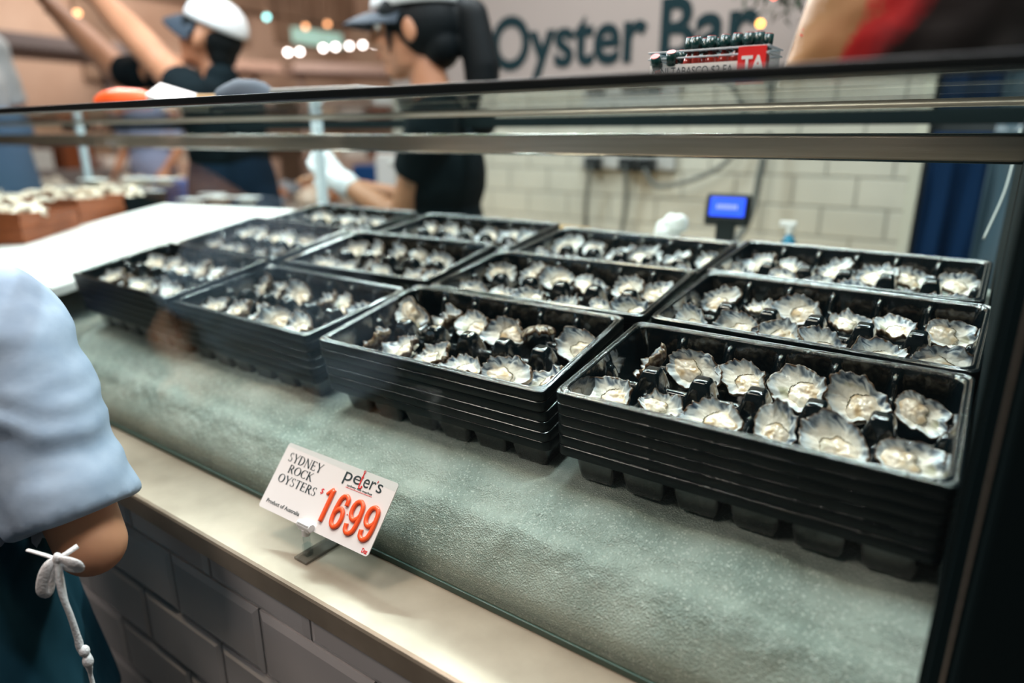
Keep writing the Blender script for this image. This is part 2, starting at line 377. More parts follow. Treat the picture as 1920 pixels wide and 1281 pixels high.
# ------------------------------------------------------------------ oyster trays
L, W = .35, .20165; GX, GY = .01603, .01445
A_, B_ = .1665, .0925
def rrect(hx, hy, r, n=6):
    pts = []
    for cx, cy, a0 in ((hx-r, hy-r, 0), (-hx+r, hy-r, 90), (-hx+r, -hy+r, 180), (hx-r, -hy+r, 270)):
        for k in range(n+1):
            a = R(a0+90*k/n); pts.append((cx+r*math.cos(a), cy+r*math.sin(a)))
    return pts
def sstep(t): t = max(0, min(1, t)); return t*t*(3-2*t)
def trap(d, top, base): return sstep((base-d)/(base-top))
def body_z(x, y):
    D = .047; hx, hy, r = A_, B_, .014
    qx, qy = abs(x)-hx+r, abs(y)-hy+r
    sd = math.hypot(max(qx, 0), max(qy, 0))+min(max(qx, qy), 0)-r   # negative inside
    wall = sstep(1-(-sd)/.0085)
    pu = 2*A_/6; u = (x+A_)/pu; k = round(u); du = abs(u-k)*pu
    v = (y+B_)/(2*B_); dv = abs(y)
    best = wall*1.0
    if 1 <= k <= 5:
        e = min(v, 1-v)                           # 0 at wall, .5 at centre
        rib = .036*trap(e, .03, .14)+.0
        hU = max(rib, .019)/D
        best = max(best, hU*trap(du, .0018, .0105))
        # rib column at the wall, narrow and flat topped
        best = max(best, .040/D*trap(du, .0035, .007)*trap(e*2*B_, .008, .016))
        # centre peak with a shoulder
        pk = min(trap(du, .0075, .0205), trap(dv, .0060, .024))
        best = max(best, pk*.0425/D)
        
    hV = .021/D if 1 <= u <= 5 else .021/D
    best = max(best, hV*trap(dv, .0022, .012))
    # half peak on the end walls
    ex = A_-abs(x); best = max(best, .036/D*min(trap(ex, .008, .017), trap(dv, .004, .014)))
    return -.0025-D*(1-best)
def tray_body():
    bm = bmesh.new(); nx, ny = 168, 92
    def warp(t):  # denser at the ends
        return t-.055*math.sin(2*math.pi*t)*.5*0
    g = []
    for j in range(ny+1):
        g.append([])
        for i in range(nx+1):
            x = -A_+2*A_*i/nx; y = -B_+2*B_*j/ny
            # pull the corners onto the rounded rectangle
            qx, qy = abs(x)-A_+.014, abs(y)-B_+.014
            if qx > 0 and qy > 0:
                d = math.hypot(qx, qy); m_ = max(qx, qy)
                if d > 1e-9: s_ = m_/d; x = math.copysign(A_-.014+qx*s_, x); y = math.copysign(B_-.014+qy*s_, y)
            g[-1].append(bm.verts.new((x, y, body_z(x, y))))
    for j in range(ny):
        for i in range(nx): bm.faces.new((g[j][i], g[j][i+1], g[j+1][i+1], g[j+1][i]))
    for _ in range(2): bmesh.ops.smooth_vert(bm, verts=[v for v in bm.verts if not v.is_boundary], factor=.5, use_axis_x=True, use_axis_y=True, use_axis_z=True)
    me = bpy.data.meshes.new('pocket_insert'); bm.to_mesh(me); bm.free(); me.materials.append(M_['black'])
    for p_ in me.polygons: p_.use_smooth = True
    return me
def tray_rim(skirt=False):
    bm = bmesh.new()
    prof = [(.0085, -.0030, .014), (.0070, -.0003, .0135), (.0055, 0, .0125), (.0045, -.0014, .012), (.0038, -.0020, .011), (.0030, -.0012, .011), (.0022, 0, .0105), (.0010, -.0003, .010), (.0000, -.0014, .009)]
    if skirt: prof = [(.0000, -.0012, .009), (-.0002, -.0020, .009), (-.0002, -.0122, .009), (.0002, -.0126, .009), (.0006, -.0060, .009)]
    rings = []
    for off, z, r in prof:
        rings.append([bm.verts.new((x, y, z)) for x, y in rrect(L/2-off, W/2-off, r)])
    for a, b in zip(rings, rings[1:]):
        for i in range(len(a)): j = (i+1) % len(a); bm.faces.new((a[i], a[j], b[j], b[i]))
    me = bpy.data.meshes.new('skirt' if skirt else 'rim'); bmesh.ops.recalc_face_normals(bm, faces=bm.faces); bm.to_mesh(me); bm.free(); me.materials.append(M_['skirt' if skirt else 'rim'])
    for p_ in me.polygons: p_.use_smooth = True
    return me
TB, TRM, TSK = tray_body(), tray_rim(), tray_rim(True)
# per-tray measured offsets: dx, dy, dz, rz, d-slope
ADJ = {(0, 0): (-.0006, -.0004, .0028, .0077, .0104), (-1, 0): (-.0005, -.0043, .0006, .0187, .0554), (-2, 0): (-.0126, .0024, -.0076, -.0082, .0111),
       (-3, 0): (.0096, -.0041, .0023, -.0181, .0412), (0, 1): (.0032, .0057, -.0001, -.025, -.0003), (-1, 1): (.012, -.0099, .0048, .0295, .0013),
       (-2, 1): (-.0033, .0078, .001, .0341, .0319), (-3, 1): (-.020, .015, -.0002, -.0126, .0517), (0, 2): (-.0032, .0065, -.007, -.0085, -.0352), (-1, 2): (.0003, -.0031, -.0112, -.0062, -.0068),
       (-2, 2): (.004, .004, -.008, .02, 0), (-3, 2): (-.015, -.004, -.006, .0, .0)}
COLN = {0: 'nearest the right post', -1: 'second from the right', -2: 'third from the right', -3: 'at the left end'}
ROWN = {0: 'front row', 1: 'middle row', 2: 'back row'}
def tray_matrix(k):
    dx, dy, dz, rz, ds = ADJ[k]
    cx = k[0]*(L+GX)+L/2+dx; cy = k[1]*(W+GY)+W/2+dy
    return Matrix.Translation((cx, cy*math.cos(SL), cy*math.sin(SL)+dz)) @ Matrix.Rotation(SL+ds, 4, 'X') @ Matrix.Rotation(rz, 4, 'Z')
tray0 = empty('oyster_tray', label='x', cat='tray'); link('pocket_insert', TB, None, tray0); link('rim', TRM, None, tray0); link('skirt', TSK, None, tray0)
tk = kids(tray0); first = True; TM = {}
ORD = ['topmost', 'second from top', 'third from top', 'fourth from top', 'fifth from top', 'lowest']
for k in sorted(ADJ, key=lambda q: (q[1], -q[0])):
    Mx = tray_matrix(k); TM[k] = Mx
    for n in range(6 if k[1] == 0 else 1):
        t = tray0 if first else copy_tree(tray0, tk); first = False
        t.matrix_world = Mx @ Matrix.Translation((random.uniform(-.0008, .0008), random.uniform(-.0008, .0008), -.0126*n))
        if k[1] == 0:
            tag(t, 'black plastic oyster tray, %s in the front stack %s' % (ORD[n], COLN[k[0]]), 'tray', 'stacked black oyster trays along the front glass')
        else:
            tag(t, 'black plastic tray of oysters in the %s, %s' % (ROWN[k[1]], COLN[k[0]]), 'tray', 'black oyster trays laid out behind the front stacks')

# ------------------------------------------------------------------ oysters
def lerp(a, b, t): t = max(0, min(1, t)); return tuple(a[i]+(b[i]-a[i])*t for i in range(3))
def oyster(seed):
    rnd = random.Random(seed); o3 = Vector((seed*3.7, seed*1.3, 0)); asp = rnd.uniform(.66, .86); nr = rnd.choice([9, 11, 13]); ruf = rnd.uniform(.6, 1.3)
    hinge = R(rnd.choice([200, 215, 330, 190, 345])); p1, p2, p3 = [rnd.uniform(0, 6) for _ in range(3)]; NA, NRi, NRo = 96, 22, 10
    bd = R(rnd.uniform(60, 125))
    def far(a): return sstep(.5+.75*math.cos(a-bd))
    def rad(a):
        base = .034*(1-.22*max(0, math.cos(a-hinge))**2+.10*math.cos(2*(a-hinge)))
        d = Vector((math.cos(a), math.sin(a), 0))
        return base*(1+.20*noise.noise(d*1.3+o3)+.11*noise.noise(d*3+o3)+.045*noise.noise(d*8+o3)+far(a)*(.035*noise.noise(d*11+o3*2)+.015*math.sin(nr*a+7*noise.noise(d*2+o3)))+.02*noise.noise(d*26+o3))
    def rad2(a):
        d = Vector((math.cos(a), math.sin(a), 0)); return .033*(1+.20*noise.noise(d*1.3+o3)+.08*noise.noise(d*3+o3))
    bm = bmesh.new(); cl = bm.loops.layers.color.new('pigment'); vc = {}
    rings = []
    def add(x, y, z, c): v = bm.verts.new((x, y, z)); vc[v] = c; return v
    for i in range(NRi+1):
        t = i/NRi; row = []
        for j in range(NA):
            a = 2*math.pi*j/NA; rr = rad(a)*t; d = Vector((math.cos(a), math.sin(a), 0)); x, y = rr*d.x, rr*d.y*asp
            rz_ = (far(a)*.0026*math.sin(nr*a+7*noise.noise(d*2+o3))*ruf+.007*noise.noise(d*3.5+o3*3))*max(0, (t-.5)/.5)**1.2+.010*noise.noise(d*1.3+o3*2)*t*t
            z = -.0135*(1-t**2.6)+rz_+.0006*noise.noise(Vector((x, y, 0))*260+o3)
            st = noise.noise(Vector((a*5.5+2*noise.noise(Vector((t*4, a, seed))), t*2.2, seed))) ; st2 = noise.noise(Vector((a*2, t*3, seed+9)))
            white = (.93, .90, .87); blue = (.21, .27, .35); pearl = (.84, .86, .88); tan = (.34, .22, .12)
            f = (t-.66+.2*st2)/.2; c = lerp(white, pearl, f)
            g = (t-.66+.22*st2)/.2; cn = noise.noise(Vector((x, y, 0))*55+o3*7); c = lerp(c, blue, min(1, max(0, g))*(far(a)*(.42+1.5*st)+.30*(cn+.05)) if t < .965 else 0)
            gr = noise.noise(Vector((x, y, 0))*50+o3*3); c = lerp(c, (.50, .50, .38), (gr-.3)*1.6 if t < .7 else 0)
            c = lerp(c, tan, (t-.955+.06*noise.noise(d*6+o3))/.03)
            row.append(add(x, y, z, c))
        rings.append(row)
    for i in range(1, NRo+1):
        t = i/NRo; row = []
        for j in range(NA):
            a = 2*math.pi*j/NA; d = Vector((math.cos(a), math.sin(a), 0)); k = math.cos(t*math.pi/2)**.8
            base = rings[NRi][j].co; x, y = base.x*k*(1+.04*(1-t)), base.y*k*(1+.04*(1-t))
            lay = noise.noise(Vector((d.x*4, d.y*4, t*9))+o3)
            z = base.z*(1-t)-.0195*math.sin(t*math.pi/2)-.0012+.0022*lay*(1-t*.4)
            c = lerp((.20, .11, .06), (.62, .55, .46), .5+1.3*lay); c = lerp(c, (.10, .06, .04), noise.noise(Vector((x, y, z))*180+o3)*1.1)
            row.append(add(x, y, z, c))
        rings.append(row)
    for A, B in zip(rings, rings[1:]):
        for j in range(NA):
            jn = (j+1) % NA
            try: bm.faces.new((A[j], A[jn], B[jn], B[j]))
            except ValueError: pass
    bmesh.ops.remove_doubles(bm, verts=rings[0], dist=1e-7)
    for f_ in bm.faces:
        f_.smooth = True
        for lp in f_.loops:
            c = vc.get(lp.vert, (.8, .77, .72)); lp[cl] = (*c, 1)
    sh = bpy.data.meshes.new('shell'); bm.to_mesh(sh); bm.free(); sh.materials.append(M_['shell'])
    # meat: plump lobed body, offset toward the hinge
    ox, oy = .0075*math.cos(hinge), .0075*math.sin(hinge)*asp
    bm = bmesh.new(); cl = bm.loops.layers.color.new('pigment'); vc = {}; rings = []
    for i in range(15):
        t = i/14; row = []
        for j in range(64):
            a = 2*math.pi*j/64; d = Vector((math.cos(a), math.sin(a), 0)); rr = rad2(a)*.60*(1+.22*noise.noise(d*1.8+o3*1.7)+.06*noise.noise(d*5+o3))*t
            x, y = ox+rr*d.x, oy+rr*d.y*asp
            q = Vector((x, y, 0)); edge = max(0, 1-t**2.6)
            z = -.0122+.0072*edge**.55+.0016*noise.noise(q*110+o3)*edge+.0010*noise.noise(q*260+o3)+.0022*noise.noise(Vector((x, y*2.2, 3))*70+o3)*edge
            n_ = noise.noise(q*90+o3*2); c = lerp((.92, .86, .80), (.80, .68, .54), n_*1.6+.1); c = lerp(c, (.74, .70, .64), (t-.86)*2.6); c = lerp(c, (.86, .82, .76), (noise.noise(q*60+o3*5)-.05)*2)
            v = bm.verts.new((x, y, z)); vc[v] = c; row.append(v)
        rings.append(row)
    for A, B in zip(rings, rings[1:]):
        for j in range(64): jn = (j+1) % 64; bm.faces.new((A[j], A[jn], B[jn], B[j]))
    bmesh.ops.remove_doubles(bm, verts=rings[0], dist=1e-7)
    for f_ in bm.faces:
        f_.smooth = True
        for lp in f_.loops: lp[cl] = (*vc.get(lp.vert, (.8, .7, .56)), 1)
    mt = bpy.data.meshes.new('meat'); bm.to_mesh(mt); bm.free(); mt.materials.append(M_['meat'])
    # mantle frill: thin wavy dark line along the upper edge of the meat
    bm = bmesh.new(); pts = []; a0 = hinge+R(110)
    for i in range(34):
        a = a0+R(125)*i/33; d = Vector((math.cos(a), math.sin(a), 0)); rr = rad2(a)*.56*(1+.22*noise.noise(d*1.8+o3*1.7)+.05*noise.noise(d*9+o3))
        pts.append((ox+rr*d.x, oy+rr*d.y*asp, -.0085+.0007*math.sin(i*1.9)))
    tube(bm, pts, [.0003]+[.0007]*6+[.0003], 6, n=3)
    mn = bpy.data.meshes.new('mantle'); bm.to_mesh(mn); bm.free(); mn.materials.append(M_['mantle'])
    for p_ in mn.polygons: p_.use_smooth = True
    return sh, mt, mn
PROT = []
for sd in range(10):
    s_, m__, f_ = oyster(sd+2)
    e = empty('oyster'); link('shell', s_, None, e); link('meat', m__, None, e); link('mantle', f_, None, e)
    PROT.append([e, kids(e), False])
POS = ['leftmost', 'second', 'third', 'fourth', 'fifth', 'rightmost']
# special poses: (tray, row, pocket) -> (variant, yaw, tilt, roll, scale)
SPEC = {((0, 0), 0, 0): (0, 10, 30, 0, 1.0), ((0, 0), 0, 1): (2, -10, 24, 8, .82), ((0, 0), 0, 2): (1, 8, 30, -5, 1.08), ((0, 0), 0, 3): (3, -62, 38, 14, .88), ((0, 0), 0, 4): (4, -28, 42, -4, 1.12), ((0, 0), 0, 5): (5, -8, 36, 6, 1.02),
        ((0, 0), 1, 0): (6, 25, 14, -48, .9), ((0, 0), 1, 1): (7, -22, 52, 0, 1.12), ((0, 0), 1, 2): (1, -18, 40, -6, 1.04), ((0, 0), 1, 3): (0, -10, 44, -8, 1.08), ((0, 0), 1, 4): (3, -18, 42, 5, 1.12), ((0, 0), 1, 5): (5, -32, 50, 4, .92),
        ((-1, 0), 0, 0): (2, 42, 10, -38, .86), ((-1, 0), 0, 1): (4, 38, 24, -12, 1.0), ((-1, 0), 0, 2): (6, 18, 26, -12, .98), ((-1, 0), 0, 3): (1, 12, 12, 0, .98), ((-1, 0), 0, 4): (7, -2, 36, 0, 1.18), ((-1, 0), 0, 5): (3, 40, 18, -20, 1.05),
        ((-1, 0), 1, 0): (5, -50, 58, 10, 1.1), ((-1, 0), 1, 1): (2, 28, 20, -24, 1.0), ((-1, 0), 1, 2): (0, -6, 40, 0, .98), ((-1, 0), 1, 3): (1, 8, 50, 0, 1.18), ((-1, 0), 1, 4): (3, 20, 150, 10, .86), ((-1, 0), 1, 5): (4, -5, 42, 4, 1.05),
        ((0, 1), 1, 0): (7, 20, 44, -10, 1.0), ((0, 1), 1, 1): (2, 0, 15, 0, .7), ((0, 1), 1, 2): (1, -8, 46, 0, 1.15), ((0, 1), 1, 3): (6, -14, 20, 4, .9), ((0, 1), 1, 4): (0, -20, 18, 0, .9), ((0, 1), 1, 5): (5, -10, 48, 10, 1.0),
        ((0, 1), 0, 5): (7, -6, 44, 0, 1.12), ((0, 1), 0, 1): (4, -2, 46, -4, 1.02), ((0, 1), 0, 0): (3, -35, 36, 10, .9)}
skinlab = ['with a scalloped pale rim', 'with a broad ruffled rim', 'with a pointed narrow end', 'with a brown flecked edge', 'with a wavy tan edge', 'with a smooth rounded edge', 'with a crinkled lip', 'with blue-grey ribs along its rim']
bx0 = 0
for k in sorted(TM, key=lambda q: (q[1], -q[0])):
    for rw in (0, 1):
        for pk in range(6):
            rnd = random.Random(hash((k[0]+5, k[1], rw, pk)) % 99991)
            if k[1] == 1 and False: continue
            if (k, rw, pk) in SPEC: v, yaw, tilt, roll, s_ = SPEC[(k, rw, pk)]
            else: v, yaw, tilt, roll, s_ = rnd.randrange(10), rnd.uniform(-40, 40), rnd.uniform(8, 44) + (5 if rw else 0), rnd.uniform(-26, 26), rnd.uniform(.88, 1.12)
            x = -A_+(pk+.5)*2*A_/6+rnd.uniform(-.003, .003); y = (-B_/2+.000 if rw == 0 else B_/2-.003)+rnd.uniform(-.005, .004)
            e, ch, used = PROT[v]
            o = e if not used else copy_tree(e, ch); PROT[v][2] = True
            z = -.0235+.005*math.sin(R(min(tilt, 60)))
            Mo = TM[k] @ Matrix.Translation((x, y, z)) @ Matrix.Rotation(R(tilt), 4, 'X') @ Matrix.Rotation(R(roll), 4, 'Y') @ Matrix.Rotation(R(yaw), 4, 'Z') @ Matrix.Scale(s_*.83, 4)
            o.matrix_world = Mo
            side = 'near' if rw == 0 else 'far'
            what = 'shell-side-up' if tilt > 90 else 'half-shell'
            tag(o, '%s oyster, %s of %s pockets, %s tray %s' % (what, POS[pk], side, ROWN[k[1]], COLN[k[0]]), 'oyster', 'half-shell oysters in the black trays')

# ------------------------------------------------------------------ price sign on the ledge
ps = empty('price_sign', (-.249, -.134, -.2205), 0, 'small white price card on a clear stand, orange 16.99, on the steel ledge', 'price sign')
inv = Matrix.Translation((.249, .134, .2205))
SW, SH, ST, SRZ = .1875, .0835, .866, .017
# card frame: origin bottom-left, x along, y up the card, z outwards
BM = inv @ Matrix.Translation((-.3385, -.134, -.1830)) @ Matrix.Rotation(SRZ, 4, 'Z') @ Matrix.Rotation(ST, 4, 'X')
bm = bmesh.new()
top = [bm.verts.new((x+SW/2, y+SH/2, 0)) for x, y in rrect(SW/2, SH/2, .004)]; bot = [bm.verts.new((v.co.x, v.co.y, -.0012)) for v in top]
bm.faces.new(top); bm.faces.new(bot[::-1])
for i in range(len(top)): j = (i+1) % len(top); bm.faces.new((top[i], bot[i], bot[j], top[j]))
bmesh.ops.transform(bm, matrix=BM, verts=bm.verts); board = obj('card', bm, M_['paper'], ps)
def on(x, y, z=.0003): return BM @ Matrix.Translation((x*SW, y*SH, z))
# serif capitals drawn as thick and thin strokes on a 0..1 grid
def seg_(bm, p, q, w):
    p = Vector((*p, 0)); q = Vector((*q, 0)); d = (q-p).normalized(); n = Vector((-d.y, d.x, 0))*w/2
    v = [bm.verts.new(a) for a in (p-n, q-n, q+n, p+n)]; bm.faces.new(v)
def arc_(bm, cx, cy, rx, ry, a0, a1, w0=.05, w1=.165, n=22):
    pr = None
    for i in range(n+1):
        a = R(a0+(a1-a0)*i/n); w = w0+(w1-w0)*abs(math.cos(a))**1.3
        o_ = (cx+(rx+w*.3)*math.cos(a), cy+(ry+w*.3)*math.sin(a), 0); i_ = (cx+(rx-w*.7)*math.cos(a), cy+(ry-w*.7)*math.sin(a), 0)
        c = (bm.verts.new(i_), bm.verts.new(o_))
        if pr: bm.faces.new((pr[0], pr[1], c[1], c[0]))
        pr = c
T_, t_ = .15, .06
def sf(bm, x, y, w=.26): seg_(bm, (x-w/2, y), (x+w/2, y), .03)
def gl(ch, bm):
    if ch == 'Y': seg_(bm, (.08, 1), (.38, .48), T_); seg_(bm, (.70, 1), (.40, .48), t_); seg_(bm, (.39, .5), (.39, 0), T_); sf(bm, .39, 0); sf(bm, .1, 1, .24); sf(bm, .70, 1, .2); return .74
    if ch == 'D': seg_(bm, (.12, 0), (.12, 1), T_); arc_(bm, .28, .5, .42, .48, -90, 90); seg_(bm, (.04, .985), (.3, .985), t_); seg_(bm, (.04, .015), (.3, .015), t_); return .80
    if ch == 'N': seg_(bm, (.1, 0), (.1, 1), t_); seg_(bm, (.1, 1), (.66, 0), T_); seg_(bm, (.68, 0), (.68, 1), t_); sf(bm, .1, 0, .22); sf(bm, .06, 1, .16); sf(bm, .68, 1, .22); return .80
    if ch == 'E': seg_(bm, (.12, 0), (.12, 1), T_); [seg_(bm, (.04, y), (x, y), t_) for y, x in ((.98, .54), (.52, .44), (.02, .58))]; seg_(bm, (.54, 1), (.54, .84), t_); seg_(bm, (.58, 0), (.58, .18), t_); seg_(bm, (.44, .44), (.44, .6), t_); return .64
    if ch == 'R': seg_(bm, (.12, 0), (.12, 1), T_); arc_(bm, .28, .745, .24, .235, -90, 90); seg_(bm, (.04, .985), (.3, .985), t_); seg_(bm, (.1, .51), (.3, .51), t_); seg_(bm, (.3, .5), (.62, 0), T_); sf(bm, .12, 0, .24); sf(bm, .66, 0, .14); return .68
    if ch == 'O': arc_(bm, .42, .5, .38, .49, 0, 360, n=40); return .84
    if ch == 'C': arc_(bm, .42, .5, .38, .49, 48, 312, n=30); seg_(bm, (.68, .98), (.68, .74), t_); return .74
    if ch == 'K': seg_(bm, (.12, 0), (.12, 1), T_); seg_(bm, (.16, .45), (.58, 1), t_); seg_(bm, (.26, .58), (.64, 0), T_); sf(bm, .12, 0, .24); sf(bm, .12, 1, .24); sf(bm, .6, 1, .2); sf(bm, .66, 0, .2); return .72
    if ch == 'T': seg_(bm, (.34, 0), (.34, 1), T_); seg_(bm, (.03, .98), (.65, .98), t_); sf(bm, .34, 0); seg_(bm, (.03, 1), (.03, .82), t_); seg_(bm, (.65, 1), (.65, .82), t_); return .68
    if ch == 'S': arc_(bm, .27, .745, .19, .245, 50, 270, .04, .11, 20); arc_(bm, .27, .25, .21, .245, 90, -130, .04, .11, 20); seg_(bm, (.42, 1), (.42, .8), t_); seg_(bm, (.08, 0), (.08, .2), t_); return .56
    return .3
def serif(name, s, x, y, h, wfrac=.3):
    bm = bmesh.new(); cx = 0
    for ch in s:
        b2 = len(bm.verts); adv = gl(ch, bm); bm.verts.ensure_lookup_table()
        for v in bm.verts[b2:]: v.co.x += cx
        cx += adv+.07
    mx = max(v.co.x for v in bm.verts); bmesh.ops.scale(bm, vec=(wfrac*SW/mx, h, 1), verts=bm.verts); bmesh.ops.transform(bm, matrix=on(x, y, .00035), verts=bm.verts)
    return obj(name, bm, M_['ink'], ps)
serif('lettering', 'SYDNEY', .060, .745, .0108, .326)
serif('lettering', 'ROCK', .107, .590, .0100, .235)
serif('lettering', 'OYSTERS', .055, .425, .0100, .362)
text('lettering', 'Product of Australia', .006, M_['ink'], ps, on(.050, .100), .0001, offset=.00002, fit=(.321*SW, .0046))
text('logo_lettering', 'pe', .018, M_['ink'], ps, on(.580, .790), .0001, fit=(.141*SW, .0098))
text('logo_lettering', 'er', .018, M_['ink'], ps, on(.745, .790), .0001, fit=(.096*SW, .0098))
text('logo_lettering', 's', .018, M_['ink'], ps, on(.858, .790), .0001, fit=(.042*SW, .0098))
def mark(name, pts, r, mat=None, n=6):
    bm = bmesh.new(); tube(bm, [(x*SW, y*SH, 0) for x, y in pts], r, 6, n=n, flat=.3, nrm=(0, 0, 1)); bmesh.ops.transform(bm, matrix=on(0, 0, .0006), verts=bm.verts); return obj(name, bm, mat or M_['red'], ps)
hk = mark('hook_stroke', [(.721, .965), (.722, .90), (.722, .83), (.722, .78), (.730, .755), (.742, .765), (.747, .795)], .00085)
for nm, pts in (('hook_barb', [(.747, .80), (.738, .785)]), ('hook_crossbar', [(.712, .905), (.735, .905)]), ('hook_eye', [(.721+.007*math.cos(a*.785), .985+.016*math.sin(a*.785)) for a in range(9)])): mark(nm, pts, .0005, n=3)
mark('apostrophe', [(.850, .935), (.848, .905)], .0006, n=2)
mark('underline', [(.627, .706), (.74, .708), (.851, .710)], .00028, n=2)
text('logo_lettering', 'sydney fish market', .0045, M_['ink'], ps, on(.630, .724), .0001, fit=(.215*SW, .0027))
text('currency_mark', '$', .0135, M_['red'], ps, on(.450, .500), .0001, shear=.1, fit=(.026*SW, .0062))
text('unit_lettering', 'Doz', .0110, M_['red'], ps, on(.944, .027), .0001, offset=.0003, fit=(.043*SW, .0048))
# balloon style numerals
NUM = {'6': [[(.80, .72), (.76, .92), (.50, 1.0), (.22, .92), (.10, .70), (.08, .35), (.18, .10), (.45, 0), (.74, .08), (.84, .30), (.74, .50), (.48, .58), (.20, .50), (.10, .38)]],
       '9': [[(.10, .26), (.18, .07), (.45, 0), (.74, .10), (.84, .35), (.84, .65), (.76, .90), (.48, 1.0), (.18, .92), (.08, .70), (.18, .50), (.45, .42), (.72, .50), (.84, .62)]]}
def numeral(ch, x0, x1, y, h):
    bm = bmesh.new(); r = .0029; wd = (x1-x0)*SW-2*r; h = h-2*r
    if ch == '1': tube(bm, [(.0*wd, .80*h, 0), (.6*wd, .93*h, 0), (wd, h, 0)], [.0020, .0026, .0028], 10, flat=.6, n=4, nrm=(0, 0, 1)); tube(bm, [(wd, h, 0), (wd, .5*h, 0), (wd, .0, 0)], .0031, 10, flat=.6, n=8, nrm=(0, 0, 1))
    else: tube(bm, [((a-.08)/.76*wd, b*h, 0) for a, b in NUM[ch][0]], r, 10, flat=.6, n=6, nrm=(0, 0, 1))
    bmesh.ops.transform(bm, matrix=on(x0, y, .0014) @ Matrix.Translation((r, r, 0)), verts=bm.verts); obj('price_numeral', bm, M_['orange'], ps, True)
numeral('1', .500, .572, .122, .0438); numeral('6', .618, .722, .130, .0418); numeral('9', .742, .848, .130, .0420); numeral('9', .866, .972, .135, .0418)
bm = bmesh.new(); ball(bm, (0, 0, 0), (.0009, .0009, .0004)); bmesh.ops.transform(bm, matrix=on(.732, .381, .0006), verts=bm.verts); obj('decimal_point', bm, M_['red'], ps)
# stand: white swivel clip, clear stem with rounded top, clear rectangular base
bm = bmesh.new(); box(bm, -.010, .010, -.004, .003, .036, .047, .002); cyl(bm, (-.011, 0, .042), (.011, 0, .042), .0045); cyl(bm, (0, 0, .030), (0, 0, .038), .0048); obj('clip', bm, M_['white'], ps)
bm = bmesh.new(); cyl(bm, (0, 0, .004), (0, 0, .033), .0042); obj('stem', bm, M_['clear'], ps, True)
bm = bmesh.new(); box(bm, -.0045, .0045, -.0045, .0045, .0035, .018, .001); obj('stem_socket', bm, M_['clear'], ps)
bm = bmesh.new(); box(bm, -.011, .011, -.012, .046, 0, .0035, .001)
obj('stand_base', bm, pbr('clear_base', (.16, .15, .12), .08, coat=.6, alpha=.55), ps)

# ------------------------------------------------------------------ things on the case top
ZT = .2917
tb = empty('hot_sauce_box', (.085, .150, ZT), R(1), 'clear box of miniature hot sauce bottles with dark green caps on the glass top', 'sauce box')
BW, BD, BH = .114, .046, .038
bm = bmesh.new(); 
for b_ in ((-BW/2, BW/2, -BD/2, -BD/2+.001, 0, BH), (-BW/2, BW/2, BD/2-.001, BD/2, 0, BH), (-BW/2, -BW/2+.001, -BD/2, BD/2, 0, BH), (BW/2-.001, BW/2, -BD/2, BD/2, 0, BH), (-BW/2, BW/2, -BD/2, BD/2, 0, .001)): box(bm, *b_)
obj('clear_tub', bm, M_['clear'], tb)
bm = bmesh.new()
for z in (BH, BH-.006):
    for b_ in ((-BW/2-.002, BW/2+.002, -BD/2-.002, -BD/2+.001, z-.0016, z), (-BW/2-.002, BW/2+.002, BD/2-.001, BD/2+.002, z-.0016, z), (-BW/2-.002, -BW/2+.001, -BD/2, BD/2, z-.0016, z), (BW/2-.001, BW/2+.002, -BD/2, BD/2, z-.0016, z)): box(bm, *b_, bev=.0004)
obj('tub_lip', bm, pbr('clear_lip', (.5, .56, .6), .1, coat=.7, alpha=.75), tb)
bm = bmesh.new(); box(bm, -BW/2, BW/2-.026, -BD/2-.0012, -BD/2-.0002, .004, .0255); obj('price_label', bm, pbr('white_label', (.72, .70, .68), .5), tb)
LM = Matrix.Translation((-BW/2+.003, -BD/2-.0014, .0160)) @ Matrix.Rotation(math.pi/2, 4, 'X')
text('label_lettering', 'MINI TABASCO $2 EA', .0098, M_['ink'], tb, LM, .0001, .86)
bm = bmesh.new(); box(bm, BW/2-.026, BW/2-.0005, -BD/2-.0022, -BD/2-.0002, .004, .0375); rl = obj('red_label', bm, M_['red'], tb)
LM = Matrix.Translation((BW/2-.022, -BD/2-.0026, .015)) @ Matrix.Rotation(math.pi/2, 4, 'X')
text('red_label_lettering', 'TA', .020, M_['white'], tb, LM, .0002, .8, offset=.0006)
prot = None
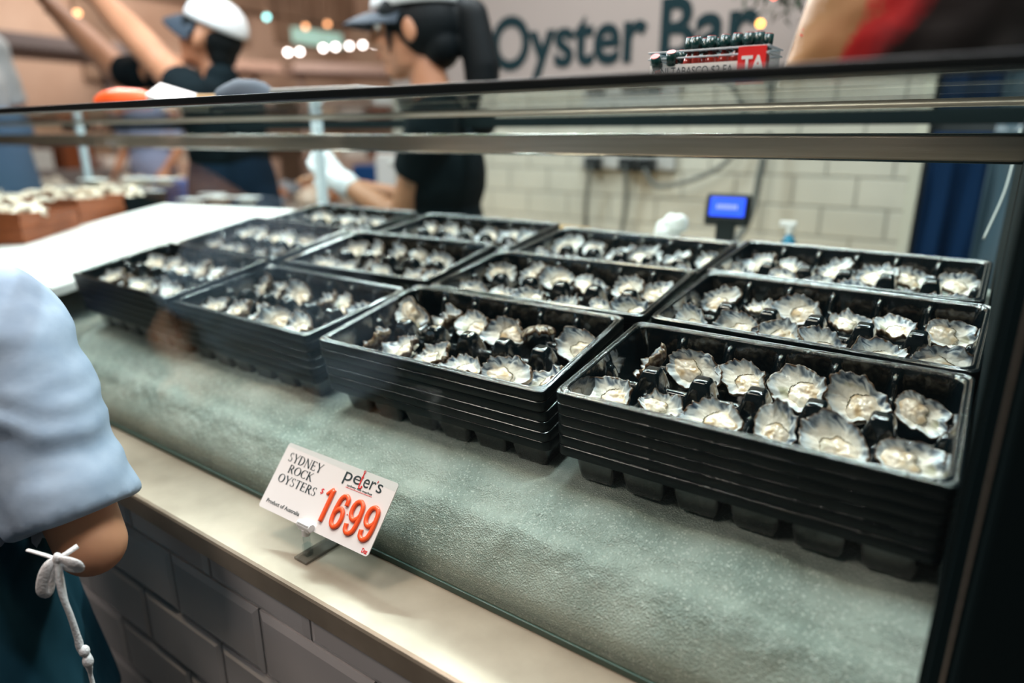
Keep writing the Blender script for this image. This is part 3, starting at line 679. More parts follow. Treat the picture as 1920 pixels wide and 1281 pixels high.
for i in range(9):
    for j in range(2):
        x = .028+i*.0128; 
        if prot is None:
            b0 = empty('hot_sauce_bottle'); bm = bmesh.new()
            pr = [(.0046, 0), (.0054, .002), (.0054, .026), (.0046, .031), (.0025, .036), (.0025, .040)]
            rg = [[bm.verts.new((r*math.cos(a*math.pi/8), r*math.sin(a*math.pi/8), z)) for a in range(16)] for r, z in pr]
            for A, B in zip(rg, rg[1:]):
                for q in range(16): bm.faces.new((A[q], A[(q+1) % 16], B[(q+1) % 16], B[q]))
            bm.faces.new(rg[0]); bm.faces.new(rg[-1]); obj('bottle_body', bm, M_['sauce'], b0, True)
            bm = bmesh.new(); cyl(bm, (0, 0, .038), (0, 0, .054), .0058, .0054, 18); cp_ = obj('cap', bm, M_['capgreen'], b0, True)
            bm = bmesh.new(); cyl(bm, (0, 0, .054), (0, 0, .0546), .0046, .0046, 18); obj('cap_disc', bm, M_['capred'], cp_)
            bk = kids(b0); prot = b0; o = b0
        else: o = copy_tree(prot, bk)
        tl = R(38) if (i == 0 and j == 0) else (R(28) if (i == 1 and j == 0) else R(random.uniform(-6, 6)))
        dz = 0 if i > 1 else -.006
        o.matrix_world = Matrix.Translation((.0370+i*.0116, .141+j*.017, ZT+.0015+dz*0+(.004 if i > 1 else .0))) @ Matrix.Rotation(tl, 4, 'X') @ Matrix.Rotation(R(random.uniform(-5, 5)), 4, 'Y') @ Matrix.Diagonal((.92, .92, .84 if i > 1 else .74, 1))
        tag(o, 'miniature hot sauce bottle, %s in the %s row of the clear box' % (['leftmost', 'second', 'third', 'fourth', 'middle', 'sixth', 'seventh', 'eighth', 'rightmost'][i], 'near' if not j else 'far'), 'bottle', 'miniature hot sauce bottles')

# printed snack bag leaning at the right
m, nt, b = nodes('printed_bag'); N = nt.nodes; Lk = nt.links
tc = N.new('ShaderNodeTexCoord'); sp = N.new('ShaderNodeSeparateXYZ'); Lk.new(tc.outputs['Object'], sp.inputs[0])
nz = N.new('ShaderNodeTexNoise'); nz.inputs['Scale'].default_value = 14; nz.inputs['Detail'].default_value = 5; Lk.new(tc.outputs['Object'], nz.inputs['Vector'])
ma = N.new('ShaderNodeMath'); ma.operation = 'MULTIPLY_ADD'; ma.inputs[1].default_value = -.60; Lk.new(sp.outputs['Z'], ma.inputs[0]); Lk.new(sp.outputs['X'], ma.inputs[2])
mb = N.new('ShaderNodeMath'); mb.operation = 'MULTIPLY_ADD'; mb.inputs[1].default_value = .12; Lk.new(nz.outputs[0], mb.inputs[0]); Lk.new(ma.outputs[0], mb.inputs[2])
rp = N.new('ShaderNodeValToRGB'); cr = rp.color_ramp
mr = N.new('ShaderNodeMapRange'); mr.inputs[1].default_value = -.075; mr.inputs[2].default_value = .26; Lk.new(mb.outputs[0], mr.inputs[0]); Lk.new(mr.outputs[0], rp.inputs[0])
for pos, c in [(.30, (.60, .50, .42)), (.40, (.30, .16, .07)), (.48, (.26, .12, .05)), (.52, (.35, .01, .01)), (.58, (.20, .004, .006)), (.66, (.014, .010, .010))]:
    e_ = cr.elements.new(pos); e_.color = (*c, 1)
cr.elements[0].color = (.62, .55, .48, 1); cr.elements[-1].color = (.010, .012, .012, 1)
Lk.new(rp.outputs[0], b.inputs['Base Color']); b.inputs['Roughness'].default_value = .55; b.inputs['Specular IOR Level'].default_value = .2
bg = empty('printed_food_bag', (.160, .112, ZT), R(3), 'upright printed bag with white side edge and red and brown picture', 'bag')
bm = bmesh.new(); nx, nz_ = 40, 30; fr = []; bk_ = []
for i in range(nz_+1):
    v = i/nz_; fr.append([]); bk_.append([])
    for j in range(nx+1):
        u = j/nx; x = u*.20+v*.040; bulge = .022*math.sin(math.pi*u)**.6*math.sin(math.pi*min(1, v*1.02+.02))**.5
        wr = .0025*noise.noise(Vector((u*9, v*9, 2)))
        fr[-1].append(bm.verts.new((x, -bulge+wr+v*.035, v*.20))); bk_[-1].append(bm.verts.new((x, .006+bulge+wr+v*.035, v*.20)))
for i in range(nz_):
    for j in range(nx):
        bm.faces.new((fr[i][j], fr[i][j+1], fr[i+1][j+1], fr[i+1][j])); bm.faces.new((bk_[i][j], bk_[i+1][j], bk_[i+1][j+1], bk_[i][j+1]))
for i in range(nz_): bm.faces.new((fr[i][0], fr[i+1][0], bk_[i+1][0], bk_[i][0])); bm.faces.new((fr[i][nx], bk_[i][nx], bk_[i+1][nx], fr[i+1][nx]))
for j in range(nx): bm.faces.new((fr[0][j], bk_[0][j], bk_[0][j+1], fr[0][j+1])); bm.faces.new((fr[nz_][j], fr[nz_][j+1], bk_[nz_][j+1], bk_[nz_][j]))
obj('bag_body', bm, m, bg, True)
bm = bmesh.new(); tube(bm, [(-.001, .003, 0), (.040, .038, .20)], .0022, 6, flat=.5, n=6); obj('white_edge_seal', bm, pbr('white_seal', (.75, .70, .66), .4), bg)
text('red_lettering', 'S', .011, M_['red'], bg, Matrix.Translation((.0115, .0035, .042)) @ Matrix.Rotation(R(78), 4, 'X') @ Matrix.Rotation(R(-18), 4, 'Z'), .0001)

# orange pouch, white tags, dark cap, grey scale on the left part of the top
bm = bmesh.new(); ball(bm, (0, 0, .016), (.060, .022, .014)); ball(bm, (-.030, .004, .014), (.030, .020, .013)); ball(bm, (.045, -.002, .018), (.035, .012, .008))
for v in bm.verts: v.co += Vector((0, 0, .003*noise.noise(v.co*40)))
o = obj('orange_pouch', bm, M_['orangeplastic'], None, True); o.location = (-1.215, .22, ZT+.0015); o.rotation_euler.z = R(30); o.scale = (1.25, 1.1, 1.75); tag(o, 'crumpled orange plastic pouch lying on the case top', 'pouch')
def card(name, loc, rot, w_, h_, mat, label, cat, t=.0015):
    bm = bmesh.new(); box(bm, -w_/2, w_/2, -t/2, t/2, 0, h_, .0004); o = obj(name, bm, mat); o.location = loc; o.rotation_euler = rot; return tag(o, label, cat)
card('paper_tag', (-1.02, .20, ZT+.0185), (R(-62), R(16), R(32)), .085, .052, M_['paper'], 'white blank card standing tilted beside the orange pouch', 'card', .012)
card('paper_tag', (-.93, .19, ZT+.004), (R(-84), 0, R(28)), .120, .045, M_['paper'], 'white card lying flat in front of the dark cap', 'card', .008)
e = empty('folded_cap', (-.82, .24, ZT), R(25), 'dark navy folded cap with a tan patch resting on the case top', 'cap')
bm = bmesh.new(); ball(bm, (0, 0, .001), (.075, .042, .056)); bmesh.ops.bisect_plane(bm, geom=bm.verts[:]+bm.edges[:]+bm.faces[:], plane_co=(0, 0, 0), plane_no=(0, 0, -1), clear_outer=True)
for v in bm.verts: v.co += Vector((0, 0, .004*noise.noise(v.co*30))) if v.co.z > .005 else Vector()
obj('crown', bm, M_['capbrim'], e, True)
bm = bmesh.new(); ball(bm, (-.095, -.01, .012), (.055, .038, .006)); obj('brim', bm, M_['wood'], e, True)
BX('tan_patch', -.085, -.045, -.030, -.020, .016, .030, M_['wood'], e, .003)
e = empty('flat_scale', (-.60, .26, ZT), R(8), 'flat grey weighing platform on the case top left of the worker', 'scale')
BX('platform', -.10, .09, -.05, .05, .026, .034, M_['greyplastic'], e, .003); BX('body', -.09, .08, -.045, .045, 0, .026, M_['darksteel'], e, .002)

# ------------------------------------------------------------------ sign on the back wall
sb = empty('oyster_bar_sign', (-1.65, 1.95, .40), 0, 'taupe hanging sign board reading Oyster Bar above the wall tiles', 'sign')
bm = bmesh.new(); box(bm, -.45, 1.62, -.035, -.003, .01, 1.15, .002); obj('sign_board', bm, M_['sign'], sb)
rot = Matrix.Rotation(math.pi/2, 4, 'X')
text('sign_lettering', 'Oyster', .280, M_['signink'], sb, Matrix.Translation((.135, -.038, .118)) @ rot, .002, .88, offset=.007)
text('sign_lettering', 'Bar', .280, M_['signink'], sb, Matrix.Translation((.885, -.038, .118)) @ rot, .002, .90, offset=.007)

# ------------------------------------------------------------------ cards, plugs and things on the back counter
bc = empty('back_counter', (-1.0, 1.72, FZ), 0, 'back work counter with pale wooden edge under the wall tiles', 'counter')
BX('counter_top', -1.15, 1.1, -.22, .22, .775, .80, M_['wood'], bc, .003); BX('counter_body', -1.13, 1.08, -.20, .22, 0, .775, M_['darksteel'], bc, .003)
CT = FZ+.80
pw = empty('power_board', (-.87, 1.935, .125), 0, 'grey power outlet board with three black plugs on the tiled wall', 'power board')
BX('outlet_plate', -.20, .20, -.012, .01, .0, .075, M_['greyplastic'], pw, .004)
for x in (-.13, .02, .10): BX('plug', x-.03, x+.03, -.06, -.012, -.01, .045, M_['blacktrim'], pw, .006)
def cable(pts, label, r=.009):
    bm = bmesh.new(); tube(bm, pts, r, 8); return tag(obj('power_cable', bm, M_['cable'], None, True), label, 'cable')
cable([(-1.0, 1.88, .14), (-1.02, 1.89, .02), (-1.03, 1.90, -.12), (-1.03, 1.88, CT+.01)], 'grey cable hanging from the leftmost plug down the tiled wall')
cable([(-.85, 1.88, .14), (-.85, 1.90, .02), (-.86, 1.90, -.10), (-.86, 1.88, CT+.01)], 'grey cable hanging from the middle plug down the tiled wall')
cable([(-.77, 1.88, .13), (-.72, 1.88, .07), (-.60, 1.89, .09), (-.48, 1.90, .15), (-.42, 1.91, .24)], 'grey cable curving up to the right from the right plug')
cable([(-.33, 1.90, .26), (-.34, 1.88, .15), (-.35, 1.86, .0), (-.38, 1.80, -.10), (-.42, 1.70, CT+.02)], 'thick grey cable hanging beside the blue screen', .012)

st = empty('weighing_scale', (-.135, .90, -.03), R(6), 'counter scale with lit blue display on a stalk behind the back trays', 'scale')
BX('scale_base', -.10, .09, -.05, .07, 0, .055, M_['greyplastic'], st, .006)
BX('keypad', -.085, .075, -.06, -.047, .015, .058, pbr('keypad', (.35, .38, .30), .4), st, .002)
for i, c in enumerate([(.55, .55, .12), (.5, .5, .5), (.1, .3, .5), (.5, .5, .5), (.10, .3, .45)]): BX('key', -.075+i*.030, -.052+i*.030, -.064, -.060, .03, .052, pbr('key_%s' % 'abcde'[i], c, .4), st, .001)
DM = Matrix.Rotation(R(-12), 4, 'X')
BX('display_stalk', -.02, .02, .02, .04, .05, .11, M_['blacktrim'], st, .003)
BX('display_housing', -.048, .048, .0, .022, .095, .165, M_['blacktrim'], st, .008, DM); BX('screen', -.037, .037, -.002, .001, .115, .155, M_['lcd'], st, .001, DM)
for i in range(7): BX('screen_digit', -.022+i*.0065, -.018+i*.0065, -.0032, -.002, .130, .140, M_['lcdtext'], st, 0, DM)

e = empty('spray_bottle', (-.02, 1.0, -.03), 0, 'small blue spray bottle standing behind the back right tray', 'bottle')
bm = bmesh.new(); cyl(bm, (0, 0, 0), (0, 0, .05), .020, .019); cyl(bm, (0, 0, .05), (0, 0, .075), .019, .006); obj('bottle_body', bm, pbr('blue_bottle', (.02, .22, .38), .2), e, True)
bm = bmesh.new(); cyl(bm, (0, 0, .075), (0, 0, .095), .008); box(bm, -.022, .012, -.006, .006, .090, .102, .002); obj('trigger', bm, M_['white'], e)
o = blob('crumpled_wipe', [('e', (-.245, .88, .045), (.022, .018, .04)), ('e', (-.225, .885, .065), (.018, .015, .022)), ('e', (-.265, .88, .02), (.02, .02, .05))], .004, M_['white'], wr=lambda c: .004*noise.noise(c*60)); tag(o, 'crumpled white wipe beside the weighing scale', 'wipe')
o = BX('cutting_board', -.86, -.47, .87, .93, -.028, .032, M_['wood'], None, .004); tag(o, 'pale wooden board standing behind the back tray', 'board')

# blue apron and grey plastic cover hanging at the right end of the wall
def drape(name, x0, x1, z0, z1, y, mat, label, cat, amp=.02, fr=14):
    bm = bmesh.new(); n, m_ = 40, 20; g = []
    for k, off in enumerate((0, .006)):
        g.append([[bm.verts.new((x0+(x1-x0)*i/n, y+off+amp*noise.noise(Vector((i/n*fr*.3, j/m_*1.5, k*0+x0))), z0+(z1-z0)*j/m_)) for i in range(n+1)] for j in range(m_+1)])
    for a in g:
        for j in range(m_):
            for i in range(n): bm.faces.new((a[j][i], a[j][i+1], a[j+1][i+1], a[j+1][i]))
    for j in range(m_):
        for i in (0, n): bm.faces.new((g[0][j][i], g[0][j+1][i], g[1][j+1][i], g[1][j][i]))
    for i in range(n):
        for j in (0, m_): bm.faces.new((g[0][j][i], g[0][j][i+1], g[1][j][i+1], g[1][j][i]))
    return tag(obj(name, bm, mat, None, True), label, cat)
drape('hanging_apron', .15, .33, -.25, .26, 1.88, M_['cloth_blue'], 'deep blue apron hanging past the right end of the tiles', 'apron', .03)
drape('plastic_cover', .30, .52, -.3, .28, 1.80, pbr('grey_plastic_sheet', (.035, .065, .085), .3), 'grey-blue plastic cover hanging right of the blue apron', 'cover', .05)
bm = bmesh.new(); cyl(bm, (.52, 1.5, FZ), (.52, 1.5, .27), .10, .10, 28); tag(obj('round_bin', bm, pbr('dark_bin', (.015, .026, .03), .35), None, True), 'tall dark cylindrical bin behind the right end of the case', 'bin')
bm = bmesh.new(); tube(bm, [(.33, .70, .10), (.345, .82, .17), (.349, .92, .26)], .0018, 8); tag(obj('thin_rod', bm, M_['greyplastic'], None, True), 'thin metal rod rising behind the back right tray', 'rod')

# christmas garland over the sign
gd = empty('christmas_garland', (-.34, 1.66, .60), 0, 'dark green garland with red and amber lights in front of the sign', 'garland')
bm = bmesh.new(); rr = random.Random(3)
for i in range(240):
    t = rr.random(); c = Vector((-.06+.28*t+rr.uniform(-.05, .05), rr.uniform(-.04, .04), .16-.10*t+rr.uniform(-.09, .09)))
    d = Vector((rr.uniform(-1, 1), rr.uniform(-1, 1), rr.uniform(-1, 1))).normalized(); s_ = d.cross(Vector((0, 0, 1))).normalized()*.004
    v = [bm.verts.new(c-s_), bm.verts.new(c+s_), bm.verts.new(c+d*.045)]; bm.faces.new(v)
    v2 = [bm.verts.new(c-s_+Vector((0, .002, .004))), bm.verts.new(c+s_+Vector((0, .002, .004))), bm.verts.new(c+d*.045)]; bm.faces.new(v2)
obj('foliage', bm, M_['greenbush'], gd)
RL, AL = emis('red_bulb_glow', (1, .07, .03), 7), emis('amber_bulb_glow', (1, .42, .06), 5)
for i, (x, z, k) in enumerate([(-.05, .125, 1), (-.065, .095, 1), (-.02, .15, 1), (.02, .095, 0), (.035, .12, 0), (.005, .15, 1), (-.10, .14, 1), (.03, .0, 1), (.06, .07, 0), (-.03, .17, 0), (.07, .14, 1)]):
    bm = bmesh.new(); ball(bm, (x, -.05, z), .008 if i not in (3, 7) else .011, seg=10); obj('bulb', bm, (RL, AL)[k], gd, True)
gd.location.z = .56

# ------------------------------------------------------------------ people
def V(*a): return Vector(a)
def hand_segs(wr, d, up, s=1.0, curl=.5):
    """palm and five fingers: wr wrist, d pointing direction, up back-of-hand normal"""
    d = Vector(d).normalized(); up = (Vector(up)-Vector(up).dot(d)*d).normalized(); sd = d.cross(up); wr = Vector(wr); out = []
    pk = wr+d*.075*s
    for k in range(4): out.append((wr+sd*(k-1.5)*.009*s, .013*s, pk+sd*(k-1.5)*.019*s, .010*s))
    for k, l in enumerate((.062, .072, .068, .052)):
        b = pk+sd*(k-1.5)*.020*s; m1 = b+(d-up*curl*.4).normalized()*l*.45*s; m2 = m1+(d-up*curl*1.3).normalized()*l*.32*s; m3 = m2+(d-up*curl*2.4).normalized()*l*.25*s
        out += [(b, .0090*s, m1, .0085*s), (m1, .0085*s, m2, .008*s), (m2, .008*s, m3, .007*s)]
    b = wr+d*.022*s-sd*.028*s; m1 = b+(d*.7-sd-up*.3).normalized()*.036*s; m2 = m1+(d-sd*.3-up*.5).normalized()*.030*s
    out += [(wr+d*.01*s, .013*s, b, .012*s), (b, .0115*s, m1, .010*s), (m1, .010*s, m2, .008*s)]
    return out
def head_segs(c, yaw, pitch=0, s=1.0):
    """face looks along local +x"""
    Mh = Matrix.Translation(c) @ Matrix.Rotation(yaw, 4, 'Z') @ Matrix.Rotation(pitch, 4, 'Y') @ Matrix.Scale(s, 4); R3 = Mh.to_3x3().normalized().to_4x4()
    P = lambda x, y, z: Mh @ Vector((x, y, z))
    E = lambda x, y, z, a, b, c_: ('e', P(x, y, z), (a*s, b*s, c_*s), R3)
    return [E(-.008, 0, .030, .096, .076, .090), E(.025, 0, -.020, .066, .060, .080), E(.046, 0, -.078, .034, .034, .026), E(.020, 0, -.062, .055, .052, .036),
            (P(.085, 0, .024), .009*s, P(.103, 0, -.012), .0105*s), E(.096, .010, -.016, .010, .007, .007), E(.096, -.010, -.016, .010, .007, .007),
            E(.083, 0, -.040, .012, .022, .0065), E(.080, 0, -.052, .012, .019, .007), E(.074, 0, .045, .018, .052, .012),
            E(.060, .036, -.018, .022, .020, .020), E(.060, -.036, -.018, .022, .020, .020),
            E(-.008, .076, -.005, .018, .008, .030), E(-.008, -.076, -.005, .018, .008, .030)], P, Mh, R3
def eyes(P, s, parent):
    for y in (-.031, .031):
        bm = bmesh.new(); ball(bm, P(.071, y, .018), .0125*s, seg=14); obj('eye', bm, M_['white'], parent, True)
        bm = bmesh.new(); ball(bm, P(.0795, y*1.03, .017), .0062*s, seg=12); obj('iris', bm, M_['hair'], parent, True)
    bm = bmesh.new()
    for y in (-1, 1): tube(bm, [P(.078, y*.048, .040), P(.086, y*.032, .046), P(.090, y*.014, .041)], .0028*s, 6, n=4)
    obj('eyebrows', bm, M_['hair'], parent)
def cap(P, s, R3, parent, brimtilt=0):
    bm = bmesh.new()
    for i in range(1): pass
    segs = []
    n, m_ = 36, 12; top = None; rows = []
    for lay, k in ((0, 1.0), (1, .955)):
        rr = []
        for j in range(m_+1):
            a = math.pi/2*j/m_; rr.append([bm.verts.new(P(-.012+.106*k*math.cos(a)*math.cos(2*math.pi*i/n), .087*k*math.cos(a)*math.sin(2*math.pi*i/n), .048+.088*k*math.sin(a)**.9)) for i in range(n)])
        rows.append(rr)
        for a, b in zip(rr, rr[1:]):
            for i in range(n): bm.faces.new((a[i], a[(i+1) % n], b[(i+1) % n], b[i]))
    for i in range(n): bm.faces.new((rows[0][0][i], rows[1][0][i], rows[1][0][(i+1) % n], rows[0][0][(i+1) % n]))
    bmesh.ops.remove_doubles(bm, verts=rows[0][-1]+rows[1][-1], dist=1e-5)
    crown = obj('cap_crown', bm, M_['capgrey'], parent, True)
    bm = bmesh.new(); g = []
    for lay in (0, .004):
        g.append([[bm.verts.new(P(-.012+(.100+.078*j/6*max(.0, math.cos(a))**.5)*math.cos(a), (.083+.010*j/6)*math.sin(a)*1.02, .052-lay-.020*(j/6)**1.5-.022*math.sin(a)**2-brimtilt*j/6)) for a in [R(-78+156*i/20) for i in range(21)]] for j in range(7)])
    for a in g:
        for j in range(6):
            for i in range(20): bm.faces.new((a[j][i], a[j][i+1], a[j+1][i+1], a[j+1][i]))
    for i in range(20):
        for j in (0, 6): bm.faces.new((g[0][j][i], g[0][j][i+1], g[1][j][i+1], g[1][j][i]))
    for j in range(6):
        for i in (0, 20): bm.faces.new((g[0][j][i], g[0][j+1][i], g[1][j+1][i], g[1][j][i]))
    obj('cap_brim', bm, M_['capbrim'], parent, True)
    bm = bmesh.new(); ball(bm, P(-.012, 0, .134), .006*s, seg=10); obj('cap_button', bm, M_['capgrey'], parent, True)

LFT = V(-.816, -.577, 0); AWY = V(-.577, .816, 0)      # leftwards and away as the worker stands
def frame(o, f):   # helper: local (forward, side, up) -> world
    f = Vector(f).normalized(); s_ = V(-f.y, f.x, 0)
    return lambda a, b, c: Vector(o)+f*a+s_*b+V(0, 0, c)

# --- worker in profile with cap, black T-shirt and glove
wk = empty('person', (-1.02, .98, FZ), 0, 'worker in grey cap and black T-shirt, in profile, arm bent with white glove', 'person')
def loc(p): return Vector(p)-Vector((-1.02, .98, FZ))
Fw = frame((0, 0, 0), (-.86, -.50, 0))
H = Fw(.050, .0, 1.475); yaw_w = math.atan2(-.50, -.86)
hs, P, Mh, R3 = head_segs(H, yaw_w, R(5), 1.17)
sh_r, sh_l = Fw(-.03, .175, 1.235), Fw(-.02, -.165, 1.235)   # +side = towards the camera's right/near side
near, far = (sh_r, 1) , (sh_l, -1)
E1, W1 = loc((-1.05, .86, .015)), loc((-1.27, .83, .125))
body = hs + [(Fw(-.015, 0, 1.24), .058, Fw(.02, 0, 1.39), .052), ('e', Fw(-.02, 0, 1.10), (.115, .165, .17), Matrix.Rotation(yaw_w, 4, 'Z')), ('e', Fw(-.015, 0, .93), (.10, .14, .16), Matrix.Rotation(yaw_w, 4, 'Z')),
    ('e', Fw(-.02, 0, .80), (.115, .16, .12), Matrix.Rotation(yaw_w, 4, 'Z')), (sh_l, .058, sh_r, .058)]
for s_ in (-1, 1): body += [(Fw(-.01, s_*.085, .78), .085, Fw(.02, s_*.09, .44), .058), (Fw(.02, s_*.09, .44), .056, Fw(-.02, s_*.09, .08), .036), (Fw(-.03, s_*.09, .05), .036, Fw(.11, s_*.10, .03), .028)]
nearsh = sh_r if (sh_r.y < sh_l.y) else sh_l; farsh = sh_l if nearsh is sh_r else sh_r
body += [(nearsh, .052, E1, .041), (E1, .040, W1, .029)]
E2, W2 = farsh+V(-.06, .02, -.26), loc((-1.33, .90, .10))
body += [(farsh, .052, E2, .040), (E2, .040, W2, .028)] + hand_segs(W2, (-.6, -.5, .25), (0, 0, 1), 1.0, .5) + hand_segs(W1, (-.7, -.1, .55), (.2, -.9, .2), 1.0, .6)
blob('body', body, .0065, M_['skin2'], wk, 4)
eyes(P, 1.17, wk); cap(P, 1, R3, wk)
bm = bmesh.new(); tube(bm, [P(.0905, y, -.046) for y in (-.018, 0, .018)], .0022, 6); obj('lips', bm, pbr('lips', (.45, .12, .09), .4), wk)
blob('hair', [('e', P(-.026, 0, .016), (.106, .096, .100), R3), ('e', P(-.060, 0, -.035), (.058, .075, .066), R3), (P(-.110, 0, .045), .028, P(-.142, 0, .02), .044), (P(-.142, 0, .02), .046, P(-.155, .0, -.09), .052), (P(-.155, 0, -.09), .052, P(-.145, 0, -.22), .040),
    (P(.040, -.068, .03), .012, P(.046, -.070, -.05), .005), (P(.040, .068, .03), .012, P(.046, .070, -.05), .005), ('e', P(.026, .066, .034), (.044, .020, .042), R3), ('e', P(.026, -.066, .034), (.044, .020, .042), R3)], .006, M_['hair'], wk, 3)
mid = nearsh.lerp(E1, .52)
blob('t_shirt', [('e', Fw(-.02, 0, 1.10), (.128, .180, .185), Matrix.Rotation(yaw_w, 4, 'Z')), ('e', Fw(-.015, 0, .93), (.125, .165, .20), Matrix.Rotation(yaw_w, 4, 'Z')), (sh_l, .064, sh_r, .064), ('f', nearsh, .070, mid, .066), ('f', farsh, .066, farsh.lerp(E2, .5), .062), (Fw(-.02, 0, 1.26), .070, Fw(-.01, 0, 1.29), .058)], .008, M_['blackcloth'], wk, 5, wr=lambda c: .005*noise.noise(c*14))
blob('apron', [('e', Fw(.0, 0, .74), (.150, .185, .24), Matrix.Rotation(yaw_w, 4, 'Z')), ('f', Fw(0, 0, .45), .19, Fw(0, 0, .75), .15)], .012, M_['navy'], wk, 5)
blob('trousers', [s2 for s_ in (-1, 1) for s2 in ((Fw(-.01, s_*.085, .78), .10, Fw(.02, s_*.09, .44), .072), (Fw(.02, s_*.09, .44), .072, Fw(-.02, s_*.09, .10), .055))], .012, M_['trouser'], wk, 4)
blob('shoes', [s2 for s_ in (-1, 1) for s2 in ((Fw(-.03, s_*.09, .045), .045, Fw(.12, s_*.10, .035), .035),)], .008, M_['blacktrim'], wk, 3)
g_d = V(-.7, -.1, .55)
blob('glove', [(W1+(E1-W1)*.16, .037, W1, .035)] + [tuple([a, r1+.004, b, r2+.004]) for a, r1, b, r2 in hand_segs(W1, g_d, (.2, -.9, .2), 1.0, .6)], .0045, M_['glove'], wk, 3, wr=lambda c: .003*noise.noise(c*50))
lg = empty('shirt_badge'); lg.parent = wk
bpy.data.objects.remove(lg)
cb = Fw(.118, .055, 1.125)
bm = bmesh.new(); ball(bm, (0, 0, 0), (.004, .030, .011), Matrix.Rotation(yaw_w+.5, 4, 'Z')); bmesh.ops.translate(bm, vec=cb, verts=bm.verts); obj('chest_print', bm, pbr('chest_print', (.45, .42, .42), .7), wk)

# --- second worker with raised arms
w2 = empty('person', (-2.10, 1.02, FZ), 0, 'worker in pale cap and black top reaching both arms up to the left', 'person')
B2 = Vector((-2.10, 1.02, FZ))
def l2(x, y, z): return Vector((x, y, z))-B2
F2 = frame((0, 0, 0), (-.90, -.42, 0)); yaw2 = math.atan2(-.42, -.90)
H2 = l2(-2.15, 1.02, .590); hs, P2, Mh2, R32 = head_segs(H2, yaw2, R(-24), 1.12)
S2n, S2f = F2(.02, .16, 1.33), F2(.02, -.16, 1.33)
n2_, f2_ = (S2n, S2f) if S2n.y < S2f.y else (S2f, S2n)
E2n, W2n = l2(-2.24, .90, .475), l2(-2.70, .88, .80)
E2f, W2f = l2(-2.84, 1.02, .51), l2(-3.34, 1.00, .82)
hn = hand_segs(W2n, (-.8, -.1, .5), (0, -1, 0), 1, .4); hf = hand_segs(W2f, (-.8, -.1, .5), (0, -1, 0), 1, .4)
body = hs + [(F2(0, 0, 1.30), .056, H2+V(0, 0, -.06), .050), ('e', F2(0, 0, 1.16), (.12, .17, .18), Matrix.Rotation(yaw2, 4, 'Z')), ('e', F2(0, 0, .93), (.11, .15, .20), Matrix.Rotation(yaw2, 4, 'Z')), (S2n, .058, S2f, .058),
    (n2_, .058, E2n, .062), (E2n, .062, E2n.lerp(W2n, .55), .056), (E2n.lerp(W2n, .55), .056, W2n, .036), (f2_, .055, F2(.36, -.1, 1.44), .05), (F2(.36, -.1, 1.44), .05, E2f, .058), (E2f, .062, E2f.lerp(W2f, .55), .056), (E2f.lerp(W2f, .55), .056, W2f, .036)] + hn + hf
for s_ in (-1, 1): body += [(F2(0, s_*.09, .80), .09, F2(.02, s_*.09, .45), .06), (F2(.02, s_*.09, .45), .058, F2(-.02, s_*.09, .08), .038), (F2(-.03, s_*.09, .05), .036, F2(.11, s_*.10, .03), .028)]
blob('body', body, .0075, M_['skin2'], w2, 4); eyes(P2, 1, w2); cap(P2, 1, R32, w2, .03)
blob('hair', [('e', P2(-.030, 0, .020), (.088, .082, .082), R32), ('e', P2(-.06, 0, -.03), (.045, .062, .06), R32), ('e', P2(.03, .064, .025), (.04, .018, .04), R32), ('e', P2(.03, -.064, .025), (.04, .018, .04), R32)], .008, M_['hair'], w2, 3)
blob('t_shirt', [('e', F2(0, 0, 1.16), (.135, .185, .20), Matrix.Rotation(yaw2, 4, 'Z')), ('e', F2(0, 0, .93), (.135, .18, .24), Matrix.Rotation(yaw2, 4, 'Z')), (S2n, .070, S2f, .070), ('f', n2_, .074, n2_.lerp(E2n, .55), .072), ('f', f2_, .07, F2(.36, -.1, 1.44), .062), ('f', F2(.36, -.1, 1.44), .062, F2(.36, -.1, 1.44).lerp(E2f, .80), .068), (F2(0, 0, 1.36), .066, F2(0, 0, 1.40), .06)], .009, M_['blackcloth'], w2, 5, wr=lambda c: .006*noise.noise(c*12))
blob('apron', [('e', F2(.0, 0, .98), (.155, .20, .26), Matrix.Rotation(yaw2, 4, 'Z')), ('f', F2(0, 0, .42), .23, F2(0, 0, 1.0), .165)], .012, M_['navy'], w2, 6)
blob('trousers', [s2 for s_ in (-1, 1) for s2 in ((F2(0, s_*.09, .80), .10, F2(.02, s_*.09, .45), .075), (F2(.02, s_*.09, .45), .075, F2(-.02, s_*.09, .10), .056))], .012, M_['trouser'], w2, 4)
blob('shoes', [(F2(-.03, s_*.09, .045), .045, F2(.12, s_*.10, .035), .035) for s_ in (-1, 1)], .008, M_['blacktrim'], w2, 3)
bm = bmesh.new(); tube(bm, [P2(.06, -.07, -.03), P2(.06, -.075, -.12), P2(.03, -.08, -.22)], .003, 6); obj('cord', bm, M_['greyplastic'], w2)

# --- customer with pale blue top at the left, seen from behind
cu = empty('person', (-.66, -.42, FZ), 0, 'person in pale blue short-sleeved top with a tied white bow, leaning at the counter', 'person')
BC = Vector((-.66, -.42, FZ)); c_ = lambda x, y, z: Vector((x, y, z))-BC
SH, EL, WRc = c_(-.555, -.285, .045), c_(-.4180, -.290, -.182), c_(-.66, -.236, -.180)
SL2 = c_(-.87, -.36, .05); NK, HD = c_(-.74, -.33, .12), c_(-.90, -.27, .25)
hs, P3, Mh3, R33 = head_segs(HD, R(110), R(24), .98)
CH = c_(-.70, -.345, -.02); PV = c_(-.66, -.46, -.26)
body = hs + [(NK-V(0, 0, .04), .055, HD+V(0, -.01, -.07), .05), (CH, .135, PV, .13), (SL2, .055, SH, .052), (SH, .050, EL, .036), (EL, .0365, WRc, .027)] + hand_segs(WRc, (-.9, .1, .05), (0, 0, 1), .95, .5)
